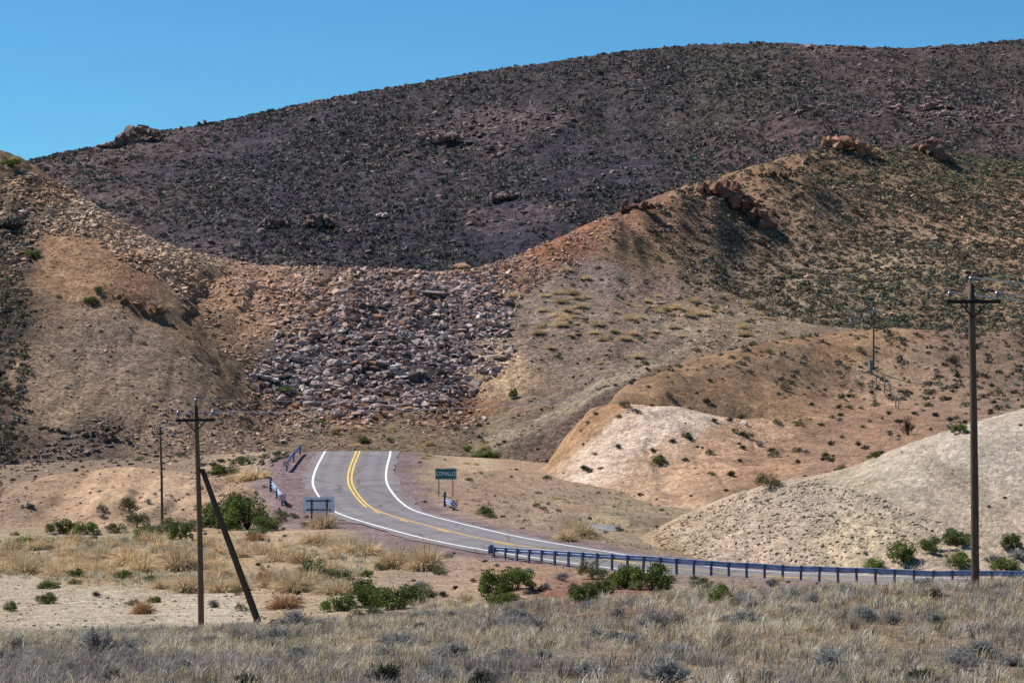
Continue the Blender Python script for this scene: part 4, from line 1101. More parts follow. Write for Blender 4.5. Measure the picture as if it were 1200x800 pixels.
# -- green bushes, each told apart by where it grows
for (me, u, v, w, hr, lab) in [
    (GREEN, 262, 618, 46, 1.1, 'large round dark green bush behind the leaning brace of the near left pole'),
    (GREEN, 290, 620, 56, 1.15, 'tallest dark green bush left of the lower short guardrail'),
    (GREEN, 312, 622, 34, 0.9, 'dark green bush tucked under the lower short guardrail on its left'),
    (OLIVE, 300, 628, 26, 0.7, 'olive bush in front of the tallest dark green bush'),
    (GREEN, 247, 618, 24, 0.9, 'small green bush just right of the near left pole'),
    (OLIVE, 203, 622, 34, 0.9, 'olive bush just right of the thin distant pole'),
    (GREEN, 212, 632, 34, 1.0, 'green bush between the thin distant pole and the braced pole'),
    (OLIVE, 160, 618, 32, 1.0, 'olive bush just left of the thin distant pole'),
    (GREEN, 172, 634, 32, 1.0, 'green bush below and left of the foot of the thin distant pole'),
    (GREEN, 70, 625, 36, 0.8, 'green bush at the foot of the cream mound, furthest left of the pair'),
    (GREEN, 102, 626, 34, 0.8, 'green bush at the foot of the cream mound, right one of the pair'),
    (GREEN, 34, 642, 52, 0.45, 'low spreading green bush near the left edge of the valley'),
    (OLIVE, 152, 600, 24, 1.2, 'round grey green bush on the front of the cream mound'),
    (OLIVE, 120, 600, 14, 1.0, 'small olive bush alone on the cream mound'),
    (GREEN, 570, 536, 40, 0.4, 'low green bush at the foot of the gravel apron behind the crest'),
    (GREEN, 264, 556, 40, 0.5, 'low green bush below the rocks behind the braced pole'),
    (OLIVE, 283, 545, 30, 0.7, 'grey green bush right of the rocks behind the braced pole'),
    (GREEN, 569, 603, 22, 0.8, 'green bush beside the small right guardrail'),
    (OLIVE, 575, 607, 16, 0.7, 'olive tuft in front of the green bush near the small right guardrail'),
    (GREEN, 772, 545, 20, 0.9, 'dark green bush alone on the tan dome of the spur'),
    (OLIVE, 902, 572, 34, 0.9, 'yellow green bush in the hollow behind the pale clay hill'),
    (GREEN, 1125, 508, 20, 1.0, 'small green bush on the skyline of the pale clay hill by the pole'),
    (GREEN, 1026, 536, 12, 1.0, 'tiny green bush on the crest of the pale clay hill'),
    (GREEN, 601, 468, 12, 1.6, 'dark round bush alone on the slope right of the slide'),
    (GREEN, 1058, 658, 36, 1.1, 'green bush beyond the guardrail, furthest left of that row'),
    (GREEN, 1026, 668, 28, 0.8, 'green bush close behind the guardrail, smaller and lower'),
    (GREEN, 1090, 646, 26, 1.1, 'green bush beyond the guardrail, second along the clay foot'),
    (GREEN, 1120, 640, 34, 1.0, 'green bush beyond the guardrail just left of the near right pole'),
    (GREEN, 1124, 664, 32, 0.9, 'green bush low behind the rail against the near right pole'),
    (GREEN, 1186, 644, 26, 1.2, 'green bush beyond the guardrail at the right edge'),
    (GREEN, 1180, 668, 42, 0.6, 'wide low green bush behind the rail at the right edge'),
    (GREEN, 582, 700, 44, 1.25, 'dark green bush on the bank below the left end of the long guardrail'),
    (GREEN, 606, 692, 46, 1.0, 'broad green bush right of the pale rock on the bank'),
    (GREEN, 590, 712, 40, 0.8, 'lowest green bush on the bank below the guardrail end'),
    (OLIVE, 694, 678, 36, 1.0, 'dull green bush just under the guardrail in the middle of the bank'),
    (GREEN, 684, 707, 34, 1.2, 'green bush at the front of the red bank'),
    (GREEN, 706, 697, 36, 0.9, 'green bush second in the line across the red bank'),
    (GREEN, 733, 690, 44, 1.1, 'wide green bush third in the line across the red bank'),
    (GREEN, 764, 692, 46, 1.2, 'largest dark green bush at the right of the red bank'),
    (OLIVE, 786, 684, 20, 0.9, 'small bush at the right end of the red bank line'),
    (GREEN, 844, 706, 30, 1.2, 'rounded green bush rising from the grass below the rail'),
    (OLIVE, 822, 688, 30, 0.7, 'light green low bush under the middle of the guardrail'),
    (GREEN, 395, 716, 46, 0.7, 'left end of the long green thicket beyond the foreground grass'),
    (GREEN, 430, 712, 56, 1.0, 'middle bush of the long green thicket, dark and dense'),
    (GREEN, 466, 713, 56, 0.9, 'right middle bush of the long green thicket'),
    (OLIVE, 492, 708, 40, 1.0, 'grey green bush closing the right end of the long thicket'),
    (OLIVE, 430, 727, 50, 0.6, 'yellow green bush in front of the long thicket'),
    (OLIVE, 372, 680, 44, 1.0, 'dark olive bush among straw tussocks left of the long thicket'),
    (OLIVE, 398, 682, 30, 0.9, 'grey green bush right of the dark olive bush'),
    (GREEN, 430, 676, 16, 0.9, 'small green bush right of the straw tussocks above the thicket'),
    (GREEN, 57, 690, 30, 0.6, 'low dark green bush on the pale gravel, upper of the left pair'),
    (GREEN, 55, 707, 28, 0.8, 'dark green bush on the pale gravel, lower of the left pair'),
    (GREEN, 12, 716, 16, 1.2, 'small upright green bush at the left edge of the gravel'),
    (GREEN, 145, 679, 24, 0.8, 'dark green bush between straw tussocks left of the braced pole'),
    (GREEN, 90, 676, 16, 1.1, 'yellowish green bush in the straw left of the gravel'),
    (GREEN, 175, 682, 16, 0.9, 'green bush left of the rust tussock on the gravel'),
    (GREEN, 180, 706, 18, 0.7, 'flat green bush just right of the rust tussock'),
    (OLIVE, 135, 624, 30, 0.7, 'grey olive bush between the mound bushes and the silver shrub'), (OLIVE, 188, 628, 26, 0.9, 'olive bush directly below the thin distant pole'), (OLIVE, 228, 622, 30, 0.8, 'olive bush behind the near left pole'),
    (OLIVE, 330, 606, 22, 0.7, 'small olive bush under the end of the lower short guardrail'), (GREEN, 275, 604, 44, 1.0, 'dark green bush rising behind the tallest one left of the lower guardrail'), (GREEN, 246, 606, 30, 0.9, 'green bush half hidden by the leaning brace top'), (GREEN, 38, 300, 18, 0.7, 'bright green tuft high on the tan spur of the left hill'), (GREEN, 106, 356, 18, 0.7, 'bright green tuft on the tan spur above the ledge'), (GREEN, 115, 344, 12, 0.9, 'small upper green tuft on the tan spur above the ledge'),
    (GREEN, 14, 194, 26, 0.5, 'green scrub patch at the top left of the left hill'), (GREEN, 335, 462, 24, 0.5, 'green scrub at the foot of the grey rock patch'), (GREEN, 355, 466, 18, 0.4, 'low green scrub right of the scrub at the grey rocks'),
]:
    if lab: bush_px(me, u, v, w, hr, lab)

# -- straw tussocks
for (me, u, v, w, hr, lab) in [
    (TUSS, 379, 619, 30, 1.0, 'round straw tussock in front of the blue grey sign back'),
    (TUSS, 461, 666, 40, 1.0, 'straw tussock left of the pair on the road bank'), (TUSS, 498, 669, 46, 1.1, 'biggest straw tussock on the bank below the road'),
    (TUSS, 478, 662, 30, 0.9, 'straw tussock between the two big ones on the road bank'), (TUSS, 428, 650, 44, 0.6, 'flat straw tussock on the shoulder above the thicket'),
    (TUSS, 402, 640, 40, 0.5, 'low straw patch left on the gravel shoulder'), (RUST, 334, 713, 38, 0.8, 'rusty brown tussock right of the leaning brace foot'),
    (RUST, 168, 719, 24, 1.1, 'rust coloured ball tussock alone on the pale gravel'), (TUSS, 30, 672, 40, 0.7, 'orange straw tussock near the left edge'),
    (TUSS, 220, 694, 36, 0.9, 'straw tussock left of the braced pole foot'), (TUSS, 258, 694, 34, 0.8, 'straw tussock just right of the braced pole'),
    (TUSS, 282, 692, 30, 0.8, 'straw tussock under the leaning brace'), (TUSS, 150, 662, 50, 0.7, 'wide straw tussock in the straw flat left of the braced pole'),
    (TUSS, 115, 672, 40, 0.7, 'straw tussock beside the dark green bush in the straw'), (TUSS, 210, 668, 44, 1.0, 'tall straw tussock left of the braced pole'), (RUST, 312, 684, 30, 1.0, 'brown straw tussock right of the brace'),
    (TUSS, 190, 690, 34, 0.6, 'grey straw tussock at the gravel edge'), (TUSS, 680, 630, 40, 0.9, 'straw tussock beside the concrete culvert'), (TUSS, 664, 634, 30, 0.8, 'straw tussock left of the culvert tussock'),
    (TUSS, 300, 560, 40, 0.5, 'pale straw patch left of the upper short guardrail'), (TUSS, 275, 565, 36, 0.5, 'pale straw patch right of the braced pole top slope'), (RUST, 300, 634, 22, 0.8, 'orange tussock on the track below the dark bushes'),
]:
    bush_px(me, u, v, w, hr, lab, 'grass tussock')

# -- grey shrubs of the foreground and the bank
for (me, u, v, w, hr, lab) in [
    (SAGE, 115, 768, 74, 1.0, 'large purple grey shrub at the left of the foreground'), (BLUE, 150, 766, 50, 0.9, 'blue grey shrub right of the large purple one'), (SAGE, 80, 764, 46, 0.8, 'grey shrub left of the large purple one'),
    (SAGE, 20, 764, 60, 0.8, 'grey shrub at the left edge of the foreground'), (SAGE, 345, 737, 70, 0.8, 'grey shrub in front of the leaning brace foot'), (SAGE, 376, 737, 40, 0.8, 'grey shrub right of the one at the brace foot'),
    (SAGE, 278, 752, 44, 1.0, 'grey shrub between braced pole and brace foot'), (BLUE, 245, 756, 40, 0.8, 'grey shrub below the braced pole'),
    (SAGE, 628, 742, 46, 1.0, 'dark grey shrub on the grass edge below the bank'), (SAGE, 724, 726, 32, 1.1, 'upright grey shrub in front of the red bank'), (SAGE, 768, 738, 56, 1.0, 'bushy grey shrub right of the upright one'),
    (SAGE, 792, 734, 36, 1.0, 'grey shrub touching the bushy one on its right'), (BLUE, 846, 758, 40, 1.0, 'round dark grey shrub in the middle of the right grass'), (BLUE, 1016, 728, 44, 1.0, 'blue grey shrub left of a pair in the right grass'), (SAGE, 1046, 732, 46, 0.8, 'grey brown shrub right of a pair in the right grass'),
    (DARK, 1094, 702, 46, 0.7, 'dark spiky shrub near the foot of the right pole'), (DARK, 452, 804, 60, 1.1, 'dark green grey shrub at the bottom centre left'), (DARK, 564, 806, 46, 1.1, 'dark twiggy shrub at the bottom centre'), (SPINY, 134, 802, 40, 1.2, 'bare thorny shrub at the bottom left'),
    (BLUE, 780, 802, 80, 0.9, 'large mixed grey shrub at the bottom right of centre'), (BLUE, 975, 786, 60, 1.0, 'silvery shrub in the right foreground'), (SAGE, 900, 800, 60, 0.7, 'grey shrub at the bottom right'), (DARK, 1080, 800, 60, 0.7, 'dark patchy shrub at the bottom right corner side'),
    (SAGE, 690, 794, 70, 0.7, 'pale grey twiggy shrub at the bottom middle'), (DARK, 290, 806, 60, 0.7, 'dark low shrub at the bottom edge left of centre'), (BLUE, 1150, 770, 70, 0.7, 'grey shrub mat at the right edge of the foreground'), (BLUE, 530, 770, 70, 0.6, 'grey shrub mat in the centre of the foreground'),
    (BLUE, 612, 676, 26, 0.8, 'silver shrub on the bank among green bushes'), (SAGE, 640, 690, 18, 0.9, 'small grey shrub left on the red soil'), (SAGE, 640, 708, 20, 0.9, 'small grey shrub lower on the red soil'), (BLUE, 610, 712, 22, 0.9, 'silver shrub at the lowest green bush'), (BLUE, 658, 680, 28, 0.8, 'silver shrub under the rail left of the dull green bush'),
    (BLUE, 145, 638, 24, 0.9, 'silver grey shrub below the cream mound'), (BLUE, 122, 640, 26, 0.6, 'flat silver shrub left of the other below the cream mound'), (BLUE, 15, 640, 26, 0.6, 'silver shrub at the left edge of the valley'), (SAGE, 117, 577, 14, 0.5, 'small grey shrub near the crest of the cream mound'), (SAGE, 174, 590, 14, 1.0, 'small grey shrub on the cream mound near the thin pole'), (SAGE, 120, 608, 14, 0.9, 'grey shrub under the small olive bush on the mound'), (SAGE, 155, 612, 22, 0.7, 'grey shrub under the round grey green bush'),
    (BLUE, 1165, 662, 34, 0.8, 'blue grey shrub behind the rail right of the near right pole'), (BLUE, 1192, 655, 30, 0.8, 'blue grey shrub behind the rail at the far right'), (BLUE, 1014, 650, 10, 1.0, 'small blue grey shrub on the clay slope foot'), (BLUE, 905, 688, 26, 1.0, 'pale grey shrub under the right half of the rail'), (BLUE, 490, 692, 30, 0.9, 'silver shrub behind the thicket'), (BLUE, 505, 700, 26, 0.9, 'silver shrub at the right end of the thicket'), (SPINY, 1064, 510, 26, 1.8, 'dead bare shrub below the row of old fence posts'),
    (BLUE, 210, 650, 60, 0.5, 'pale green grey shrub mat left of the braced pole'), (BLUE, 240, 648, 40, 0.5, 'pale green grey shrub mat behind the braced pole'),
]:
    bush_px(me, u, v, w, hr, lab, 'shrub')

# repeats that nothing tells apart
for p in sow('G', 95, 46, 76, -60, 1260):
    plant([random.choice(SAGE + BLUE)], 0, 0, random.uniform(0.7, 1.5), random.uniform(.55, .9), 'grey dry shrub half buried in the foreground grass', 'shrub', 'grey shrubs in the foreground grass', 'grey_shrub', (p[0], p[1]))
for p in sow('G', 120, 108, 175, -60, 420, lambda u, v, d: (v > 635) & (v < 698) & (v < 680 + (u - 100) * .06)):
    plant(TUSS, 0, 0, random.uniform(0.7, 1.9), random.uniform(.5, .9), 'straw tussock in the dry flat around the braced pole', 'grass tussock', 'straw tussocks of the left flat', None, (p[0], p[1]))
for p in sow('G', 60, 100, 185, 0, 560, lambda u, v, d: (road_near((u - 600) / F * d, d)[0] > 6)):
    plant(random.choice([DARK, OLIVE, BLUE]), 0, 0, random.uniform(0.35, 0.9), random.uniform(.6, 1.0), 'small low shrub dotted over the left valley floor', 'shrub', 'small shrubs of the left valley floor', 'low_shrub', (p[0], p[1]))
for p in sow('G', 130, 100, 250, 480, 1300, lambda u, v, d: (road_near((u - 600) / F * d, d)[0] > 5.4) & (v < 735)):
    plant(random.choice([DARK, OLIVE, BLUE, TUSS]), 0, 0, random.uniform(0.35, 0.9), random.uniform(.5, 1.0), 'small low shrub dotted along the road verges', 'shrub', 'small shrubs of the road verges', 'low_shrub', (p[0], p[1]))
for p in sow('G', 46, 226, 264, -40, 320):
    plant(random.choice([DARK, DARK, OLIVE, SAGE]), 0, 0, random.uniform(0.5, 1.6), random.uniform(.5, .9), 'dark low shrub in the dip between the cream mound and the left hill', 'shrub', 'shrubs behind the cream mound', 'scrub_plant', (p[0], p[1]))
for p in sow('G', 40, 180, 262, 300, 420, lambda u, v, d: (road_near((u - 600) / F * d, d)[0] > 6.4)):
    plant(random.choice([DARK, OLIVE]), 0, 0, random.uniform(0.35, 1.0), random.uniform(.5, 1.0), 'small scrubby plant on the gravel verge left of the crest', 'shrub', 'scrubby plants left of the road crest', 'low_shrub', (p[0], p[1]))
for p in sow('A', 46, 262, 292, 290, 600, lambda u, v, d: (v > 495)):
    plant(random.choice([DARK, GREEN, OLIVE, TUSS]), 0, 0, random.uniform(0.5, 1.5), random.uniform(.5, .9), 'small green scrub plant at the foot of the rock slide', 'shrub', 'scrub plants at the foot of the slide', 'low_shrub', (p[0], p[1]))
for p in sow('B', 250, 208, 340, 620, 1300, lambda u, v, d: rng.uniform(0, 1, len(u)) < np.where(v < 440, .35, 1)):
    plant(random.choice([DARK, DARK, OLIVE, SAGE]), 0, 0, random.uniform(0.6, 1.5), random.uniform(.6, 1.0), 'dark dwarf shrub dotted over the ochre spur', 'shrub', 'dwarf shrubs of the ochre spur', 'dwarf_shrub', (p[0], p[1]))
for p in sow('C', 18, 150, 180, 760, 1300):
    plant(DARK, 0, 0, random.uniform(0.25, 0.5), .8, 'tiny dark shrub on the pale clay slope', 'shrub', 'tiny shrubs of the clay slope', 'dwarf_shrub', (p[0], p[1]))
for p in sow('D', 26, 185, 222, -20, 330):
    plant(DARK, 0, 0, random.uniform(0.25, 0.6), .7, 'tiny dark shrub on the cream mound', 'shrub', 'tiny shrubs of the cream mound', 'dwarf_shrub', (p[0], p[1]))
for p in sow('A', 70, 262, 370, 0, 300, lambda u, v, d: (v > 330)):
    plant(random.choice([DARK, OLIVE, TUSS]), 0, 0, random.uniform(0.3, 0.9), .7, 'small tuft on the bare left hillside', 'shrub', 'small tufts of the left hillside', 'hillside_tuft', (p[0], p[1]))
TPOLY = [(590, 330), (700, 300), (740, 340), (900, 350), (920, 392), (800, 410), (700, 430), (610, 420)]
for p in sow('A', 90, 290, 400, 590, 930, lambda u, v, d: pip(TPOLY, u, v)):
    plant(TUSS, 0, 0, random.uniform(0.8, 2.2), random.uniform(.5, .8), 'straw tussock on the gravel apron below the scrubby hill', 'grass tussock', 'straw tussocks of the gravel apron', None, (p[0], p[1]))
for p in sow('A', 150, 275, 400, 580, 930, lambda u, v, d: pip([(600, 330), (760, 270), (840, 340), (920, 392), (720, 470), (600, 500)], u, v)):
    plant(random.choice([DARK, OLIVE]), 0, 0, random.uniform(0.4, 1.2), random.uniform(.6, .9), 'dark little shrub on the gravel apron right of the slide', 'shrub', 'little shrubs of the gravel apron', 'small_shrub', (p[0], p[1]))


# -- scrub on the hill tops: light templates
def far_shrub(seed, n, r3=(1.0, 1.0, 0.75)):
    r = np.random.default_rng(seed)
    d = r.normal(size=(n, 3)); d[:, 2] = np.abs(d[:, 2]); d /= np.linalg.norm(d, axis=1)[:, None]
    p = d * np.array(r3) * r.uniform(.45, 1.0, (n, 1))
    a = np.cross(d, r.normal(size=(n, 3))); a /= np.linalg.norm(a, axis=1)[:, None]; b = np.cross(d, a) + d * 0.6
    s = 1.6 / math.sqrt(n)
    q = np.stack([p - a * s, p + a * s, p + b * s * 1.5], 1)
    return q.reshape(-1, 3), np.arange(3 * n).reshape(-1, 3), np.repeat(r.uniform(.7, 1.35, n), 3)


FS = [far_shrub(500 + i, 38) for i in range(6)]
FM = [far_shrub(520 + i, 13, (1.0, 1.0, 0.5)) for i in range(6)]
SCRUB = attr_mat('hill_scrub', 0.9, 0.15, 0.25, transl=0.1)
SCOL = np.array([lin((116, 104, 84)), lin((100, 91, 76)), lin((138, 127, 100)), lin((162, 147, 116)), lin((106, 107, 92)), lin((84, 75, 68))])


def scrub_cols(n, w): return SCOL[rng.choice(6, n, p=w)] * K * rng.uniform(.75, 1.25, (n, 1))


HILLTOP = [(752, 262), (800, 214), (900, 186), (1000, 160), (1450, 170), (1450, 440), (1100, 430), (1050, 392), (900, 372), (870, 350), (800, 330)]
ps = sow('A', 27000, 335, 620, 740, 1430, lambda u, v, d: pip(HILLTOP, u, v) & (rng.uniform(0, 1, len(u)) < 0.62 + 0.2 * smooth(840, 1000, u) + 0.4 * fbm((u - 600) / F * d / 14, d / 20, 3, 601)))
green_band = pip([(880, 350), (1000, 328), (1100, 312), (1300, 305), (1300, 400), (1000, 385), (900, 385)], ps[:, 3], ps[:, 4]) | (ps[:, 3] > 1110) & (ps[:, 4] < 230)
sz = rsize(len(ps), 0.24, 0.85, 3.0) * np.where(green_band, 1.15, 1.0)
cs = np.where(green_band[:, None], scrub_cols(len(ps), [.2, .15, .28, .12, .25, 0]), scrub_cols(len(ps), [.25, .25, .12, .06, .12, .2]))
order = np.argsort(-sz * F / ps[:, 1]); big = order[:240]; rest = order[240:]
pA = sow('A', 1100, 262, 380, -80, 70, lambda u, v, d: (u < 30 + 10 * fbm(d / 9, u / 9, 2, 3)) & (v > 240))
pB = sow('B', 1500, 225, 345, 760, 1430, lambda u, v, d: (v < 470 - np.clip(1000 - u, 0, 400) * 0.04) & (rng.uniform(0, 1, len(u)) < 0.45 + 0.5 * smooth(960, 1120, u)))
V, f, c = scatter_mesh(FS, np.vstack([ps[rest, :3], pA[:, :3], pB[:, :3]]), np.r_[sz[rest], rsize(len(pA), .3, .8), rsize(len(pB), .2, .7)],
                       np.vstack([cs[rest], scrub_cols(len(pA), [.25, .2, .15, .1, .15, .15]), scrub_cols(len(pB), [.25, .2, .15, .05, .15, .2])]), aspect=None)
tag(link('hill_scrub', mesh_np('hill_scrub', V, f, SCRUB, c)), 'low dark scrub covering the hill tops beyond counting', kind='stuff')
FSM = []
for t in FS:
    for w_ in (0, 2, 4):
        FSM.append(mesh_np('hill_shrub', t[0], t[1], SCRUB, SCOL[w_] * K * t[2][:, None]))
for i in big:
    o = link('hill_shrub', FSM[i % len(FSM)], None, ps[i, :3]); o.scale = (sz[i], sz[i], sz[i] * random.uniform(.8, 1.1)); o.rotation_euler = (0, 0, random.uniform(0, 6.28))
    tag(o, 'dark rounded shrub among many on the scrubby hill', 'shrub', 'larger shrubs of the scrubby hill')

pmn = sow('M', 80000, 700, 1330, -230, 1430, lambda u, v, d: rng.uniform(0, 1, len(u)) < 0.55 + 0.9 * fbm((u - 600) / F * d / 40, d / 60, 4, 611) - 0.5 * smooth(0.2, 0.7, fbm((u - 600) / F * d / 55, d / 70, 4, 321)))
szm = rsize(len(pmn), 0.4, 1.7, 3.6)
MC = np.array([lin((106, 96, 90)), lin((95, 91, 88)), lin((110, 103, 90)), lin((120, 106, 99)), lin((90, 96, 86)), lin((132, 121, 106))])
cmn = MC[rng.choice(6, len(pmn), p=[.25, .25, .15, .15, .15, .05])] * K * rng.uniform(.7, 1.25, (len(pmn), 1))
V, f, c = scatter_mesh(FM, pmn[:, :3], szm, cmn)
tag(link('mountain_scrub', mesh_np('mountain_scrub', V, f, SCRUB, c)), 'dark scrub blanketing the mountain', kind='stuff')

# -- foreground grass, one mass
def tufts(pt, nb, rad, hmin, hmax, wid):
    """clumps of blades: repeats each spot nb times with a spread"""
    q = np.repeat(pt, nb, 0)
    r_ = np.abs(rng.normal(0, 1, len(q))) * np.repeat(rad * rng.uniform(.5, 1.5, len(pt)), nb)
    a_ = rng.uniform(0, 6.28, len(q))
    x_ = q[:, 0] + np.cos(a_) * r_; y_ = q[:, 1] + np.sin(a_) * r_
    u_ = x_ / y_ * F + 600
    z_ = hgrid('G', u_, y_)
    hh = np.repeat(rng.uniform(hmin, hmax, len(pt)), nb) * rng.uniform(.45, 1.1, len(q)) * np.exp(-(r_ / (np.repeat(rad, nb) * 2.2)) ** 2)
    return np.c_[x_, y_, z_, u_, q[:, 4]], hh, a_, np.full(len(q), wid)


den = lambda u, v, d: rng.uniform(0, 1, len(u)) < 0.55 + 0.9 * fbm((u - 600) / F * d / 1.8, d / 2.6, 3, 701)
sets = []
t1 = sow('G', 8200, 43, 83, -80, 1280, den); sets.append(tufts(t1, 26, np.full(len(t1), .13), .16, .46, .0065))
t2 = sow('G', 1500, 83, 126, 480, 1300, lambda u, v, d: (v > 702 - 8 * fbm(u / 30, d / 5, 2, 3))); sets.append(tufts(t2, 20, np.full(len(t2), .15), .16, .42, .010))
t3 = sow('G', 1500, 105, 180, -60, 430, lambda u, v, d: (v > 632) & (v < 690) & (v < 684 + (u - 100) * .05 + 8 * fbm(u / 40, d / 8, 2, 9)) & (rng.uniform(0, 1, len(u)) < 0.35 + fbm((u - 600) / F * d / 4, d / 6, 3, 703)))
sets.append(tufts(t3, 24, np.full(len(t3), .2), .2, .5, .012))
t5 = sow('G', 700, 160, 235, 545, 800, lambda u, v, d: (road_near((u - 600) / F * d, d)[0] > 7.5) & (rng.uniform(0, 1, len(u)) < 0.4 + fbm((u - 600) / F * d / 4, d / 5, 3, 705))); sets.append(tufts(t5, 16, np.full(len(t5), .18), .12, .40, .014))
t4 = sow('G', 60000, 43, 83, -80, 1280); sets.append((t4, rng.uniform(.04, .16, len(t4)), rng.uniform(0, 6.28, len(t4)), np.full(len(t4), .006)))
pa = np.vstack([q[0] for q in sets]); h = np.concatenate([q[1] for q in sets]); a = np.concatenate([q[2] for q in sets]); wd_ = np.concatenate([q[3] for q in sets]); n = len(pa)
kind_ = np.concatenate([np.full(len(q[0]), i) for i, q in enumerate(sets)])
tid = np.concatenate([np.repeat(rng.uniform(0, 1, len(t1)), 26), np.repeat(rng.uniform(0, 1, len(t2)), 20), np.repeat(rng.uniform(0, 1, len(t3)), 24), np.repeat(rng.uniform(0, 1, len(t5)), 16), rng.uniform(0, 1, len(t4))])
patch = fbm(pa[:, 0] / 3.0, pa[:, 1] / 5.0, 3, 711)
lean = rng.uniform(.1, .75, n)
dx = np.cos(a) * lean + 0.12; dy = np.sin(a) * lean
p0 = pa[:, :3] - np.array([0, 0, .02])
p1_ = p0 + np.c_[dx * h * .35, dy * h * .35, h * .62]; p2_ = p0 + np.c_[dx * h * .95, dy * h * .95, h * rng.uniform(.75, 1.05, n)]
b_ = a + rng.uniform(0.6, 2.5, n); W = (rng.uniform(.7, 1.4, n) * wd_)[:, None]
sd = np.c_[np.cos(b_), np.sin(b_), np.zeros(n)] * W
V = np.stack([p0 - sd, p0 + sd, p1_ + sd * .8, p1_ - sd * .8, p2_], 1).reshape(-1, 3)
i = np.arange(n)[:, None] * 5
f = np.vstack([i + np.array([0, 1, 2]), i + np.array([0, 2, 3]), i + np.array([3, 2, 4])])
GC = np.array([lin((220, 204, 170)), lin((200, 182, 150)), lin((188, 178, 162)), lin((170, 160, 150)), lin((168, 158, 116)), lin((238, 228, 204)), lin((120, 108, 94)), lin((150, 142, 134))])
depth_grey = smooth(64, 50, pa[:, 1])
grey = np.clip(0.30 + 1.1 * patch + 0.55 * depth_grey, 0.04, .96)
grey = np.where((kind_ == 1) | (kind_ == 2), 0.10, np.where(kind_ == 3, .35, grey))
tc_ = np.where(tid < 0.001, 0, 0)
isg = np.mod(tid * 7.31, 1) < grey
gsel = np.array([2, 3, 3, 7, 6, 2])[np.floor(np.mod(tid * 13.7, 1) * 6).astype(int)]
ssel = np.array([0, 0, 1, 4, 5, 1])[np.floor(np.mod(tid * 17.9, 1) * 6).astype(int)]
cg = GC[np.where(isg, gsel, ssel)] * 1.02 * K * rng.uniform(.7, 1.25, (n, 1))
tag(link('dry_grass', mesh_np('dry_grass', V, f, DRY, np.repeat(cg[:, None], 5, 1).reshape(-1, 3))), 'dry straw and grey grass over the foreground slope', kind='stuff')

# ------------------------------------------------------------------ utility poles
WOOD = plain_mat('weathered_pole_wood', (0.125, 0.088, 0.062), 0.9, 0, 9.0, 0.5, (6, 6, 0.35), 0.5, 0.1)
WOODD = plain_mat('shaded_brace_wood', (0.055, 0.048, 0.044), 0.85, 0, 9.0, 0.45, (6, 6, 0.35), 0.5, 0.1)  # pole wood darkened: the brace's shaded underside is painted into its colour
ARM = plain_mat('dark_crossarm_wood', (0.035, 0.028, 0.024), 0.9, 0, 14.0, 0.4, (0.4, 5, 5), 0.4, 0.1)
IRON = plain_mat('dark_iron', (0.03, 0.03, 0.032), 0.6, 0.3, 20, 0.3)
PORC = plain_mat('insulator_porcelain', (0.20, 0.19, 0.19), 0.18, 0, 10, 0.5, bump=0.0, spec=0.6)
GALV = plain_mat('galvanised_steel', (0.36, 0.44, 0.60), 0.5, 0.25, 2.2, 0.35, spec=0.35)
GALVD = plain_mat('dark_galvanised_post', (0.10, 0.13, 0.20), 0.6, 0.2, 5, 0.25, spec=0.3)
WIREM = plain_mat('aluminium_wire', (0.45, 0.45, 0.46), 0.45, 0.4, 5, 0.1, bump=0, spec=0.4)


def pole_pts(h, lean, bend_, n=14, z0=-1.0):
    pts = []
    for i in range(n):
        t = i / (n - 1); zz = z0 + (h - z0) * t
        pts.append((lean[0] * t + bend_ * math.sin(math.pi * t), lean[1] * t, zz))
    return pts


def insulator(parent, p, k=1.0):
    m = MB(); m.tube([(p[0], p[1], p[2]), (p[0], p[1], p[2] + .12 * k)], .014 * k, 6)
    prof = [(.03, .10), (.085, .11), (.10, .135), (.055, .16), (.05, .19), (.085, .20), (.075, .225), (.045, .25), (.03, .275), (.0, .28)]
    m.lathe([(r * k, h_ * k) for r, h_ in prof], p, n=12)
    return m.build('insulator', PORC, parent, True)


